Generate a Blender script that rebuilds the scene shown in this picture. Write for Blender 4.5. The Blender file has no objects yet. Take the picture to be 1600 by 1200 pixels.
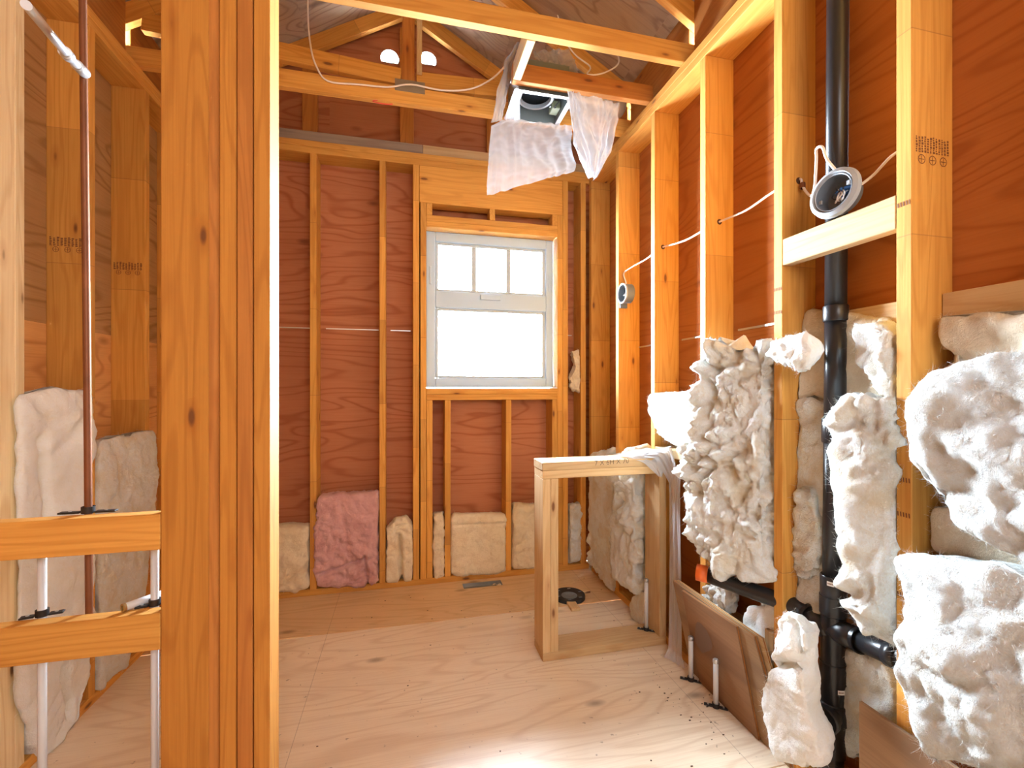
import bpy, bmesh, math, random
import numpy as np
from mathutils import Vector, Matrix
random.seed(7)
sc = bpy.context.scene
C = sc.collection
# ---------------------------------------------------------------- camera, world, lights, exposure
F, YAW, CY, CAMH = 708.3, 0.2327, 606.4, 1.2637
cam = bpy.data.objects.new('camera', bpy.data.cameras.new('camera'))
cam.data.sensor_width = 36; cam.data.lens = F/1600*36; cam.data.shift_y = 6.4/1600
cam.data.clip_start = .02
cam.location = (0, 0, CAMH); cam.rotation_euler = (math.pi/2, 0, -YAW)
C.objects.link(cam); sc.camera = cam
sc.view_settings.view_transform = 'Standard'; sc.view_settings.look = 'None'
sc.view_settings.gamma = 1; sc.view_settings.use_curve_mapping = False
sc.view_settings.exposure = 0.28
sc.cycles.max_bounces = 10; sc.cycles.diffuse_bounces = 6; sc.cycles.transparent_max_bounces = 16
sc.cycles.sample_clamp_indirect = 8
w = bpy.data.worlds.new('sky'); sc.world = w; w.use_nodes = True
bg = w.node_tree.nodes['Background']; bg.inputs[0].default_value = (.74, .87, 1, 1); bg.inputs[1].default_value = 275.0
def lamp(name, loc, rot, sx, sy, power, col, portal=False):
    l = bpy.data.lights.new(name, 'AREA'); l.shape = 'RECTANGLE'; l.size = sx; l.size_y = sy
    l.energy = power; l.color = col
    if portal: l.cycles.is_portal = True
    o = bpy.data.objects.new(name, l); o.location = loc; o.rotation_euler = rot; C.objects.link(o); return o
lamp('window_portal', (.58, 3.13, 1.78), (-math.pi/2, 0, 0), .84, .98, 1, (1, 1, 1), True)      # faces -y into the room
lamp('fill_light', (.55, -1.0, 2.0), (math.radians(78), 0, math.radians(22)), 1.3, 1.0, 34, (.95, .97, 1))   # added neutral fill from behind the camera, no lamp known there
# ---------------------------------------------------------------- plan
XR, XL, YB, D = 1.258, -1.21, 2.965, .14          # stud faces of the right, left and back walls; stud depth
ZS, ZP = 2.695, 2.771                             # stud top, top of the double plate
YP = 1.28                                         # front face of the plumbing partition
S_, C_ = math.sin(YAW), math.cos(YAW)
def onx(px, py, X):
    u = (px-800)/F; y = X*(C_-u*S_)/(S_+u*C_); zc = X*S_+y*C_
    return Vector((X, y, CAMH-(py-CY)*zc/F))
def ony(px, py, Y):
    u = (px-800)/F; x = Y*(S_+u*C_)/(C_-u*S_); zc = x*S_+Y*C_
    return Vector((x, Y, CAMH-(py-CY)*zc/F))
# ---------------------------------------------------------------- materials
def new_mat(name):
    m = bpy.data.materials.new(name); m.use_nodes = True
    nt = m.node_tree; b = nt.nodes['Principled BSDF']
    return m, nt, b
class N:
    """tiny node helper"""
    def __init__(s, nt): s.nt = nt
    def n(s, t, **k):
        x = s.nt.nodes.new(t)
        for a, v in k.items():
            if a[0] == 'i' and a[1:].isdigit(): 
                if hasattr(v, 'is_output') : s.nt.links.new(v, x.inputs[int(a[1:])])
                else: x.inputs[int(a[1:])].default_value = v
            else: setattr(x, a, v)
        return x
    def math(s, op, a, b=0., c=0.):
        x = s.n('ShaderNodeMath', operation=op)
        for i, v in enumerate((a, b, c)):
            if hasattr(v, 'is_output'): s.nt.links.new(v, x.inputs[i])
            else: x.inputs[i].default_value = v
        return x.outputs[0]
    def mix(s, f, a, b, mode='MIX'):
        x = s.n('ShaderNodeMix', data_type='RGBA', blend_type=mode)
        for i, v in ((0, f), (6, a), (7, b)):
            if hasattr(v, 'is_output'): s.nt.links.new(v, x.inputs[i])
            else: x.inputs[i].default_value = v if i == 0 else (*v, 1)
        return x.outputs[2]
    def ramp(s, f, p0, p1, v0=0., v1=1.):
        x = s.n('ShaderNodeMapRange'); x.clamp = True
        for i, v in enumerate((f, p0, p1, v0, v1)):
            if hasattr(v, 'is_output'): s.nt.links.new(v, x.inputs[i])
            else: x.inputs[i].default_value = v
        return x.outputs[0]
    def coords(s, scale, rnd=True, kind='Object'):
        tc = s.n('ShaderNodeTexCoord'); mp = s.n('ShaderNodeMapping'); s.nt.links.new(tc.outputs[kind], mp.inputs[0])
        mp.inputs[3].default_value = scale
        if rnd:
            oi = s.n('ShaderNodeObjectInfo'); v = s.n('ShaderNodeVectorMath', operation='SCALE'); v.inputs[0].default_value = (37, 53, 71)
            s.nt.links.new(oi.outputs['Random'], v.inputs[3]); s.nt.links.new(v.outputs[0], mp.inputs[1])
        return mp.outputs[0]
    def noise(s, vec, scale=1., det=3., rough=.5, dist=0.):
        x = s.n('ShaderNodeTexNoise'); s.nt.links.new(vec, x.inputs['Vector'])
        x.inputs['Scale'].default_value = scale; x.inputs['Detail'].default_value = det; x.inputs['Roughness'].default_value = rough
        x.inputs['Distortion'].default_value = dist
        return x.outputs[0]
    def bump(s, h, strength, dist, b):
        x = s.n('ShaderNodeBump'); x.inputs['Strength'].default_value = strength; x.inputs['Distance'].default_value = dist
        s.nt.links.new(h, x.inputs['Height']); s.nt.links.new(x.outputs[0], b.inputs['Normal'])
def lumber(name, axis, base=(.66, .33, .068), dark=(.46, .185, .028), segs=True, rough=.75, knots=1.0):
    m, nt, b = new_mat(name); h = N(nt)
    def sc3(a, l): v = [a, a, a]; v[axis] = l; return v
    fine = h.noise(h.coords(sc3(140, 2.5)), 1, 4, .6)
    rings = h.noise(h.coords(sc3(9, .7)), 1, 2, .5, .3)
    lines = h.math('SINE', h.math('MULTIPLY', rings, 70.))
    lines = h.ramp(lines, .2, 1., 0, .6)
    col = h.mix(h.ramp(fine, .42, .72, 0, .45), base, dark)
    col = h.mix(h.math('MULTIPLY', lines, .7), col, dark)
    blot = h.noise(h.coords(sc3(5, 1.6)), 1, 3)
    col = h.mix(h.ramp(blot, .5, .8, 0, .45), col, (base[0]*.78, base[1]*.62, base[2]*.5))
    # knots
    vo = h.n('ShaderNodeTexVoronoi'); nt.links.new(h.coords(sc3(15, 5.0)), vo.inputs['Vector']); vo.inputs['Scale'].default_value = 1
    sep = h.n('ShaderNodeSeparateColor'); nt.links.new(vo.outputs['Color'], sep.inputs[0])
    pick = h.math('GREATER_THAN', sep.outputs[0], .55)
    dd = h.math('ADD', vo.outputs['Distance'], h.math('MULTIPLY', fine, .05))
    kn = h.math('MULTIPLY', h.ramp(dd, .10, .17, 1, 0), pick)
    halo = h.math('MULTIPLY', h.ramp(dd, .13, .34, .5, 0), pick)
    col = h.mix(h.math('MULTIPLY', halo, knots), col, (base[0]*.62, base[1]*.42, base[2]*.3))
    col = h.mix(h.math('MULTIPLY', kn, .85*knots), col, (.13, .045, .015))
    oi = h.n('ShaderNodeObjectInfo')
    if segs:
        sp = h.n('ShaderNodeSeparateXYZ'); nt.links.new(h.coords((1, 1, 1), False), sp.inputs[0])
        t = h.math('MULTIPLY_ADD', sp.outputs[axis], 1.9, h.math('MULTIPLY', oi.outputs['Random'], 9.))
        fl = h.math('FLOOR', t); wn = h.n('ShaderNodeTexWhiteNoise', noise_dimensions='2D')
        cx = h.n('ShaderNodeCombineXYZ', ); nt.links.new(fl, cx.inputs[0]); nt.links.new(oi.outputs['Random'], cx.inputs[1]); nt.links.new(cx.outputs[0], wn.inputs[0])
        tone = h.ramp(wn.outputs[0], 0, 1, .80, 1.06)
        fr = h.math('FRACT', t); edge = h.math('LESS_THAN', fr, .006)
        col = h.mix(h.math('MULTIPLY', edge, .5), col, (.30, .13, .04))
    else: tone = h.ramp(oi.outputs['Random'], 0, 1, .84, 1.05)
    tc = h.n('ShaderNodeCombineXYZ')
    for i in range(3): nt.links.new(tone, tc.inputs[i])
    col = h.mix(1., col, tc.outputs[0], 'MULTIPLY')
    nt.links.new(col, b.inputs['Base Color']); b.inputs['Roughness'].default_value = rough
    b.inputs['Specular IOR Level'].default_value = .3
    h.bump(h.math('ADD', fine, h.math('MULTIPLY', lines, .4)), .25, .002, b)
    return m
def plywood(name, axis, across, base, dark, freq=34., rough=.8, spec=.2, knot=0., seed=0, floor=False):
    m, nt, b = new_mat(name); h = N(nt)
    def v3(l, c, o=1.): v = [o, o, o]; v[axis] = l; v[across] = c; return v
    vec = h.coords(v3(.55, 3.0), True)
    n1 = h.noise(vec, 1, 2.5, .45, .4)
    band = h.math('SINE', h.math('MULTIPLY', n1, freq*3))
    band = h.ramp(band, .0, 1, 0, 1)
    fine = h.noise(h.coords(v3(4, 170, 4)), 1, 3, .6)
    blot = h.noise(h.coords(v3(1.3, 2.5)), 1, 4, .6)
    col = h.mix(h.math('MULTIPLY', h.math('POWER', band, 2.5), .42 if floor else .75), base, dark)
    col = h.mix(h.ramp(fine, .45, .75, 0, .4), col, dark)
    col = h.mix(h.ramp(blot, .42, .75, 0, .5), col, tuple((a+c)/2*.9 for a, c in zip(base, dark)))
    vo = h.n('ShaderNodeTexVoronoi'); nt.links.new(h.coords(v3(2.6, 5.5)), vo.inputs['Vector']); vo.inputs['Scale'].default_value = 1
    sep = h.n('ShaderNodeSeparateColor'); nt.links.new(vo.outputs['Color'], sep.inputs[0])
    pick = h.math('GREATER_THAN', sep.outputs[1], .22 if floor else .4)
    dd = h.math('ADD', vo.outputs['Distance'], h.math('MULTIPLY', fine, .04))
    col = h.mix(h.math('MULTIPLY', h.math('MULTIPLY', h.ramp(dd, .06, .16, 1, 0), pick), .75), col, tuple(x*.45 for x in dark))
    if floor:
        sp = h.n('ShaderNodeSeparateXYZ'); tcg = h.n('ShaderNodeNewGeometry'); nt.links.new(tcg.outputs['Position'], sp.inputs[0])
        for X in (-.387, 1.13):   # snapped chalk lines printed on the floor
            l = h.math('LESS_THAN', h.math('ABSOLUTE', h.math('SUBTRACT', sp.outputs[0], X)), .0012)
            col = h.mix(h.math('MULTIPLY', l, .45), col, (.16, .10, .07))
        dirt = h.noise(h.coords((38, 38, 38), False), 1, 2, .6)
        col = h.mix(h.ramp(dirt, .70, .76, 0, .55), col, (.13, .08, .05))
    nt.links.new(col, b.inputs['Base Color']); b.inputs['Roughness'].default_value = rough
    b.inputs['Specular IOR Level'].default_value = spec
    h.bump(h.math('ADD', fine, h.math('MULTIPLY', band, .5)), .2, .002, b)
    return m
def flat(name, col, rough=.5, metal=0., spec=.5, noise=0.):
    m, nt, b = new_mat(name); h = N(nt)
    n = h.noise(h.coords((9, 9, 9)), 1, 4, .6)
    c = h.mix(h.ramp(n, .3, .75, 0, 1), col, tuple(x*(1-noise) for x in col))
    nt.links.new(c, b.inputs['Base Color'])
    b.inputs['Roughness'].default_value = rough; b.inputs['Metallic'].default_value = metal; b.inputs['Specular IOR Level'].default_value = spec
    return m
def wool(name, base, tan, patch=(.46, .70), bumps=1., pf=.75):
    m, nt, b = new_mat(name); h = N(nt)
    vec = h.coords((1, 1, 1))
    lo = h.noise(vec, 7, 4, .6, .6); mid = h.noise(vec, 26, 4, .65, 1.2)
    fib = h.noise(h.coords((60, 240, 60)), 1, 4, .7, 2.2); fib2 = h.noise(h.coords((200, 60, 90)), 1, 4, .7, 2.2)
    col = h.mix(h.ramp(lo, patch[0], patch[1], 0, pf), base, tan)
    col = h.mix(h.ramp(mid, .52, .78, 0, .55), col, tan)
    nt.links.new(col, b.inputs['Base Color']); b.inputs['Roughness'].default_value = 1; b.inputs['Specular IOR Level'].default_value = .05
    b.inputs['Subsurface Weight'].default_value = .12; b.inputs['Subsurface Radius'].default_value = (.012, .011, .009); b.inputs['Subsurface Scale'].default_value = 1.
    b.inputs['Sheen Weight'].default_value = .2
    hi = h.noise(vec, 75, 5, .7, 1.0)
    col2 = h.mix(h.ramp(h.math('ADD', fib, fib2), .95, 1.25, 0, .35), col, tan); nt.links.new(col2, b.inputs['Base Color'])
    hh = h.math('ADD', h.math('MULTIPLY', h.math('ADD', fib, fib2), .35), h.math('ADD', h.math('MULTIPLY', mid, .9), h.math('MULTIPLY', hi, .7)))
    h.bump(hh, .75*bumps, .017, b)
    return m
def film(name, alpha, col=(.93, .94, .97), rough=.25):
    m, nt, b = new_mat(name); h = N(nt)
    out = [x for x in nt.nodes if x.type == 'OUTPUT_MATERIAL'][0]
    tr = h.n('ShaderNodeBsdfTransparent'); tl = h.n('ShaderNodeBsdfTranslucent'); tl.inputs[0].default_value = (*col, 1)
    b.inputs['Base Color'].default_value = (*col, 1); b.inputs['Roughness'].default_value = rough
    m1 = h.n('ShaderNodeMixShader'); m1.inputs[0].default_value = .08; nt.links.new(b.outputs[0], m1.inputs[1]); nt.links.new(tl.outputs[0], m1.inputs[2])
    lw = h.n('ShaderNodeLayerWeight'); lw.inputs[0].default_value = .35
    a = h.ramp(lw.outputs['Facing'], 0, 1, alpha, min(1, alpha+.45))
    m2 = h.n('ShaderNodeMixShader'); nt.links.new(a, m2.inputs[0]); nt.links.new(tr.outputs[0], m2.inputs[1]); nt.links.new(m1.outputs[0], m2.inputs[2])
    nt.links.new(m2.outputs[0], out.inputs[0])
    n = h.noise(h.coords((14, 14, 6)), 1, 2, .5, .6); h.bump(n, .08, .01, b)
    return m
LIT_LUM = lumber('lit_lumber', 2, base=(.88, .74, .46), dark=(.66, .45, .20), segs=False)  # paler lumber copy, bright light put into the colour of the left-wall studs
LUMK = lumber('knotty_lumber', 2, base=(.50, .215, .034), dark=(.32, .11, .013), segs=False, knots=1.)
LUM = [lumber('spruce_lumber_' + 'xyz'[i], i, segs=(i == 2)) for i in range(3)]
PALE = [lumber('pale_spruce_' + 'xyz'[i], i, base=(.62, .44, .23), dark=(.46, .28, .11), segs=False) for i in range(3)]
DARKL = [lumber('brown_lumber_' + 'xyz'[i], i, base=(.45, .175, .034), dark=(.28, .095, .016), segs=False) for i in range(3)]
GREY = lumber('weathered_lumber', 0, base=(.33, .25, .18), dark=(.20, .15, .11), segs=False)
PB = plywood('sheathing_back', 0, 2, (.41, .160, .074), (.265, .080, .030))
PS = plywood('sheathing_side', 1, 2, (.38, .128, .028), (.28, .080, .015))
PSL = plywood('sheathing_side_light', 1, 2, (.68, .36, .13), (.42, .18, .055))
PG = plywood('sheathing_grey_brown', 1, 2, (.42, .24, .10), (.24, .12, .045))
PR = plywood('roof_sheathing', 1, 0, (.40, .27, .17), (.22, .13, .08))
PF = plywood('floor_plywood', 0, 1, (.80, .69, .52), (.56, .40, .25), freq=42, rough=.42, spec=.6, floor=True)
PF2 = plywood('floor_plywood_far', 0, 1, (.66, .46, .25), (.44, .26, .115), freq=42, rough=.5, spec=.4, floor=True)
OSB1 = plywood('hardboard_brown', 1, 2, (.27, .145, .07), (.16, .08, .04), freq=6)
W_WHITE = wool('wool_white', (.86, .91, .90), (.70, .60, .40), (.46, .68))
W_NEAR = wool('wool_white_near', (.74, .78, .775), (.62, .55, .40), (.48, .72), 1.15, .4)  # darker copy of the white wool, toned down where strong light hits it
W_SOFT = wool('wool_soft_white', (.89, .94, .94), (.82, .82, .72), (.5, .8), .7)
W_TAN = wool('wool_cream', (.74, .66, .51), (.60, .48, .31), bumps=.8)  # the tan also paints in the shade on wool set deep in the bays
W_BEIGE = wool('wool_beige', (.84, .74, .54), (.66, .52, .32), bumps=.8)
W_PINK = wool('wool_pink', (.70, .41, .40), (.54, .27, .26), bumps=.9)
BLACK = flat('black_abs', (.016, .016, .019), .32, 0, .5, .3)
BLACK2 = flat('black_plastic', (.012, .012, .013), .5)
COPPER = flat('aged_copper', (.26, .10, .045), .55, .6, .5, .4)
STEEL = flat('galvanised_steel', (.62, .64, .64), .35, .8, .5, .25)
DUCTIN = flat('duct_interior', (.22, .26, .26), .4, .5)
PEX = flat('white_pipe', (.60, .64, .67), .3)
VINYL = flat('white_vinyl', (.44, .59, .74), .4)
BEAD = flat('grey_bead', (.42, .50, .54), .5)
ORANGE = flat('orange_cap', (.85, .17, .03), .45)
GREYP = flat('grey_plastic', (.13, .15, .17), .45)
GREYR = flat('light_grey_plastic', (.33, .36, .39), .45)
CABLE = flat('white_cable', (.82, .74, .66), .5)
BLUE = flat('blue_plastic', (.03, .12, .32), .4)
WHITE = flat('white_sticker', (.85, .85, .83), .6)
INK = flat('brown_ink', (.16, .055, .015), .8)
BINK = flat('black_ink', (.02, .018, .018), .8)
RED = flat('red_paint', (.75, .07, .05), .7)
FILM = film('milky_film', .42, (.47, .48, .50))
FILM2 = film('dense_milky_film', .55, (.58, .59, .62))
DUST = flat('grey_dust', (.20, .21, .20), .9, noise=.5)
gm, gnt, gb = new_mat('window_glass'); gh = N(gnt)
_o = [x for x in gnt.nodes if x.type == 'OUTPUT_MATERIAL'][0]
_t = gh.n('ShaderNodeBsdfTransparent'); _g = gh.n('ShaderNodeBsdfGlossy'); _g.inputs['Roughness'].default_value = .02
_f = gh.n('ShaderNodeFresnel'); _f.inputs[0].default_value = 1.45; _m = gh.n('ShaderNodeMixShader')
gnt.links.new(_f.outputs[0], _m.inputs[0]); gnt.links.new(_t.outputs[0], _m.inputs[1]); gnt.links.new(_g.outputs[0], _m.inputs[2]); gnt.links.new(_m.outputs[0], _o.inputs[0])
GLASS = gm
# ---------------------------------------------------------------- builders
def link(o, parent=None):
    C.objects.link(o)
    if parent:
        o.location = o.location - parent.location; o.parent = parent
    return o
def empty(name, loc=(0, 0, 0), label=None, cat=None, group=None, kind=None):
    o = bpy.data.objects.new(name, None); o.location = loc; o.empty_display_size = .1; C.objects.link(o)
    tag(o, label, cat, group, kind); return o
def tag(o, label=None, cat=None, group=None, kind=None):
    for k, v in (('label', label), ('category', cat), ('group', group), ('kind', kind)):
        if v: o[k] = v
    return o
def mesh_obj(name, bm, mat, parent=None, loc=(0, 0, 0), smooth=False, label=None):
    me = bpy.data.meshes.new(name); bm.normal_update(); bm.to_mesh(me); bm.free()
    me.materials.append(mat)
    if smooth: me.polygons.foreach_set('use_smooth', [True]*len(me.polygons))
    o = bpy.data.objects.new(name, me); o.location = loc
    if label: o['label'] = label
    return link(o, parent)
def box_bm(sx, sy, sz, bev=.002, bm=None, off=(0, 0, 0)):
    bm2 = bmesh.new(); bmesh.ops.create_cube(bm2, size=1)
    bmesh.ops.scale(bm2, vec=(sx, sy, sz), verts=bm2.verts)
    if bev: bmesh.ops.bevel(bm2, geom=bm2.edges[:], offset=min(bev, sx/3, sy/3, sz/3), segments=1, affect='EDGES', profile=.7)
    bmesh.ops.translate(bm2, vec=off, verts=bm2.verts)
    if bm is None: return bm2
    me = bpy.data.meshes.new('t'); bm2.to_mesh(me); bm2.free(); bm.from_mesh(me); bpy.data.meshes.remove(me); return bm
CACHE = {}
def board(name, x0, x1, y0, y1, z0, z1, mat=None, parent=None, bev=.002, rot=None, label=None):
    sx, sy, sz = abs(x1-x0), abs(y1-y0), abs(z1-z0)
    if mat is None: mat = LUM
    if isinstance(mat, list): mat = mat[[sx, sy, sz].index(max(sx, sy, sz))]
    k = (round(sx, 4), round(sy, 4), round(sz, 4), mat.name, bev)
    if k not in CACHE:
        bm = box_bm(sx, sy, sz, bev); me = bpy.data.meshes.new(name); bm.to_mesh(me); bm.free(); me.materials.append(mat); CACHE[k] = me
    o = bpy.data.objects.new(name, CACHE[k]); o.location = ((x0+x1)/2, (y0+y1)/2, (z0+z1)/2)
    if rot: o.rotation_euler = rot
    if label: o['label'] = label
    return link(o, parent)
def beam(name, p0, p1, wid, dep, widdir, parent=None, mat=None, label=None, bev=.002):
    """a stick from p0 to p1; wid measured along widdir, dep across"""
    p0, p1 = Vector(p0), Vector(p1); z = (p1-p0); L = z.length; z.normalize()
    x = Vector(widdir); x = (x - z*x.dot(z)).normalized(); y = z.cross(x)
    bm = box_bm(wid, dep, L, bev)
    mt = mat or LUM
    o = mesh_obj(name, bm, mt[2] if isinstance(mt, list) else mt, None, (p0+p1)/2)
    o.rotation_euler = Matrix((x, y, z)).transposed().to_euler()
    if parent: o.location = o.location-parent.location; o.parent = parent
    if label: o['label'] = label
    return o
def frames(pts):
    out = []; n = len(pts); up = None
    for i in range(n):
        t = (pts[min(i+1, n-1)]-pts[max(i-1, 0)]).normalized()
        if up is None:
            a = Vector((0, 0, 1)) if abs(t.z) < .9 else Vector((1, 0, 0)); up = (a-t*a.dot(t)).normalized()
        else: up = (up-t*up.dot(t)).normalized()
        out.append((pts[i], t, up, t.cross(up)))
    return out
def tube(name, pts, r, mat, parent=None, seg=12, caps=True, label=None, smooth_n=0, loc=None, bm=None):
    pts = [Vector(p) for p in pts]
    rr = r if isinstance(r, (list, tuple)) else [r]*len(pts)
    if smooth_n:
        q, q2 = [], []
        P = [pts[0]]+pts+[pts[-1]]
        for i in range(1, len(P)-2):
            for k in range(smooth_n):
                t = k/smooth_n; a, b, c, d = P[i-1:i+3]
                q.append(.5*((2*b)+(-a+c)*t+(2*a-5*b+4*c-d)*t*t+(-a+3*b-3*c+d)*t**3)); q2.append(rr[i-1]*(1-t)+rr[min(i, len(rr)-1)]*t)
        q.append(pts[-1]); q2.append(rr[-1]); pts, rr = q, q2
    own = bm is None
    if own: bm = bmesh.new()
    base = loc if loc is not None else pts[0].copy(); base = Vector(base)
    rings = []
    for (p, t, u, v), r_ in zip(frames(pts), rr):
        rings.append([bm.verts.new(p-(base if own else Vector())+(u*math.cos(a)+v*math.sin(a))*r_) for a in [2*math.pi*k/seg for k in range(seg)]])
    for a, b in zip(rings, rings[1:]):
        for k in range(seg): bm.faces.new((a[k], a[(k+1) % seg], b[(k+1) % seg], b[k]))
    if caps: bm.faces.new(rings[0][::-1]); bm.faces.new(rings[-1])
    if own:
        o = mesh_obj(name, bm, mat, parent, base, False, label)
        for p in o.data.polygons: p.use_smooth = len(p.vertices) == 4
        return o
def lathe(name, prof, p, axis, mat, parent=None, seg=32, label=None):
    """profile [(r, h)...] turned about axis through p"""
    p = Vector(p); z = Vector(axis).normalized(); a = Vector((0, 0, 1)) if abs(z.z) < .9 else Vector((1, 0, 0))
    x = (a-z*a.dot(z)).normalized(); y = z.cross(x)
    bm = bmesh.new(); rings = []
    for r, h in prof:
        rings.append([bm.verts.new(z*h+(x*math.cos(t)+y*math.sin(t))*max(r, 1e-5)) for t in [2*math.pi*k/seg for k in range(seg)]])
    for i in range(len(rings)-1):
        for k in range(seg): bm.faces.new((rings[i][k], rings[i][(k+1) % seg], rings[i+1][(k+1) % seg], rings[i+1][k]))
    bmesh.ops.remove_doubles(bm, verts=bm.verts, dist=1e-4); bmesh.ops.recalc_face_normals(bm, faces=bm.faces)
    o = mesh_obj(name, bm, mat, parent, p, True, label)
    o.data.set_sharp_from_angle(angle=math.radians(40))
    return o
# ---- numpy gradient noise
_rs = np.random.RandomState(3); PERM = _rs.permutation(256).astype(np.int64); PERM = np.concatenate([PERM, PERM]); GR = _rs.normal(size=(256, 3)); GR /= np.linalg.norm(GR, axis=1)[:, None]
def pn(P):
    i = np.floor(P).astype(np.int64); f = P-i; u = f*f*f*(f*(f*6-15)+10); i &= 255
    def g(a, b, c):
        h = PERM[PERM[PERM[(i[:, 0]+a) & 255]+((i[:, 1]+b) & 255)]+((i[:, 2]+c) & 255)]
        return np.einsum('ij,ij->i', GR[h], f-np.array([a, b, c]))
    def l(a, b, t): return a+(b-a)*t
    return l(l(l(g(0,0,0), g(1,0,0), u[:, 0]), l(g(0,1,0), g(1,1,0), u[:, 0]), u[:, 1]), l(l(g(0,0,1), g(1,0,1), u[:, 0]), l(g(0,1,1), g(1,1,1), u[:, 0]), u[:, 1]), u[:, 2])*1.6
def resample(P, n):
    P = np.array(P, float); d = np.concatenate([[0], np.cumsum(np.linalg.norm(np.diff(P, axis=0), axis=1))]); d /= d[-1]
    t = np.linspace(0, 1, n); return np.stack([np.interp(t, d, P[:, k]) for k in range(3)], 1)
def batt(label, plane, pos, L, R, tf, tb, mat, group=None, amp=.014, fr=9., low=.012, res=.008, lumps=(), fuzz=900, seed=0, name='insulation_batt', cat='insulation', edge=.10, creases=(), flen=.03, free=False, slope=0.):
    """a piece of glass wool. L and R: its left and right outline as seen on the plane; tf, tb: bulge in front of and behind it"""
    tfl = list(tf) if isinstance(tf, (tuple, list)) else [tf]*3; sh = .7*(sum(tfl)/3)*(1 if plane == 'x' else .5)
    sgn = (-1 if pos > 0 else 1) if plane == 'x' else -1
    pos = pos+sgn*sh; tfl = [max(q-sh, .012) for q in tfl]; tb = tb+sh      # the outline lies near the front face
    conv = (lambda q: onx(q[0], q[1], pos)) if plane == 'x' else (lambda q: ony(q[0], q[1], pos))
    fd = Vector((-1 if pos > 0 else 1, 0, 0)) if plane == 'x' else Vector((0, -1, 0)); fdn = np.array(fd)
    Lw, Rw = [conv(q) for q in L], [conv(q) for q in R]
    wall = XR if pos > 0 else XL
    if plane == 'x' and abs(pos) < abs(wall) and not free:      # the near edge is where the wool meets the near stud
        near = [onx(q[0], q[1], wall) for q in (R if pos > 0 else L)]
        for q in near: q.x = pos
        if pos > 0: Rw = near
        else: Lw = near
    hgt = max((Lw[-1]-Lw[0]).length, .05); wids = [(p_-q_).length for p_, q_ in zip((Lw[0], Lw[len(Lw)//2], Lw[-1]), (Rw[0], Rw[len(Rw)//2], Rw[-1]))]
    wid = max(sum(wids)/3, .03)
    nr = max(14, int(hgt/res))
    A, B = resample(Lw, nr), resample(Rw, nr)
    lin = np.linspace(0, 1, nr); t = (.6*lin+.4*(1-np.cos(np.pi*lin))/2)
    A = np.stack([np.interp(t, lin, A[:, k]) for k in range(3)], 1); B = np.stack([np.interp(t, lin, B[:, k]) for k in range(3)], 1); t = t[:, None]
    # rounded-box cross-section, points spaced evenly round it
    th = np.linspace(-math.pi, math.pi, 721); pw = .42 if wid < .12 else .30
    ca, sa = np.sign(np.cos(th))*np.abs(np.cos(th))**pw*.5, np.sign(np.sin(th))*np.abs(np.sin(th))**pw
    dpt = np.where(sa > 0, sa*sum(tfl)/3, sa*tb); dl = np.hypot(np.diff(ca*wid), np.diff(dpt)); cl = np.concatenate([[0], np.cumsum(dl)])
    K = max(24, int(cl[-1]/res)); ss = np.linspace(0, cl[-1], K, endpoint=False); al = np.interp(ss, cl, ca)[None, :]; dp = np.interp(ss, cl, sa)[None, :]
    eh = min(.49, .035/max(hgt, .02)+.01); q = np.clip(np.minimum(t, 1-t)/eh, 0, 1); et = np.sqrt(np.clip(1-(1-q)**2, 0, 1))
    tcol = np.interp(t[:, 0], [0, .5, 1], tfl)[:, None]
    lat_ = (.5+al*(.86+.14*et))[..., None]
    P = A[:, None, :]*(1-lat_)+B[:, None, :]*lat_+fdn*(np.where(dp > 0, dp*tcol, dp*tb)*(.04+.96*et))[..., None]
    if slope:
        xb_ = (XR+D) if pos > 0 else (XL-D); P[..., 0] = xb_+(P[..., 0]-xb_)*(1-slope*np.clip(lat_[..., 0], 0, 1)**1.3)
    # normals from the grid
    du = np.roll(P, -1, 1)-np.roll(P, 1, 1); dv = np.gradient(P, axis=0)
    Nn = np.cross(du, dv); ln = np.linalg.norm(Nn, axis=2, keepdims=True); Nn = Nn/np.maximum(ln, 1e-9)
    if np.sum((Nn*(P-P.mean(axis=1, keepdims=True))).sum(2)) < 0: Nn = -Nn
    cen = P.mean(axis=(0, 1)); cen = cen-fdn*(cen@fdn)+fdn*((A.mean(0)+B.mean(0))/2@fdn); Pf = P.reshape(-1, 3); isback = (Pf-cen)@fdn < -.25*tb; off = np.array([seed*7.31, seed*3.7, seed*1.9])
    q = Pf+off
    warp = np.stack([pn(q*fr*.6+7), pn(q*fr*.6+19), pn(q*fr*.6+31)], 1)*.35/fr
    q2 = q+warp
    bl = np.sqrt(pn(q2*fr)**2+.003)+.5*np.sqrt(pn(q2*fr*2.1+3)**2+.003)+.22*np.abs(pn(q2*fr*4.3+5))+.10*np.abs(pn(q2*fr*9+5))
    d = amp*(bl*2.0-.85)*(.45+1.1*np.clip(.5+pn(q*2.7+40)*1.3, 0, 1))+low*pn(q*3.1)
    for (lx, ly, rad, am) in lumps:
        c = np.array(conv((lx, ly))); e = Pf-c; e = e-fdn*(e@fdn)[:, None]
        d = d+am*np.exp(-(e**2).sum(1)/rad**2)*np.clip((Pf-cen)@fdn/.02+.8, 0, 1)
    for (ax, ay, bx, by, wd, am) in creases:      # pressed-in fold lines
        a, b = np.array(conv((ax, ay))), np.array(conv((bx, by))); ab = b-a; s = np.clip(((Pf-a)@ab)/(ab@ab), 0, 1)
        e = Pf-(a+s[:, None]*ab); e = e-fdn*(e@fdn)[:, None]; dist = np.sqrt((e**2).sum(1))+.004*pn(q*30)
        d = d-am*np.exp(-(dist/wd)**2)*np.clip((Pf-cen)@fdn/.02+.8, 0, 1)
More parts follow.
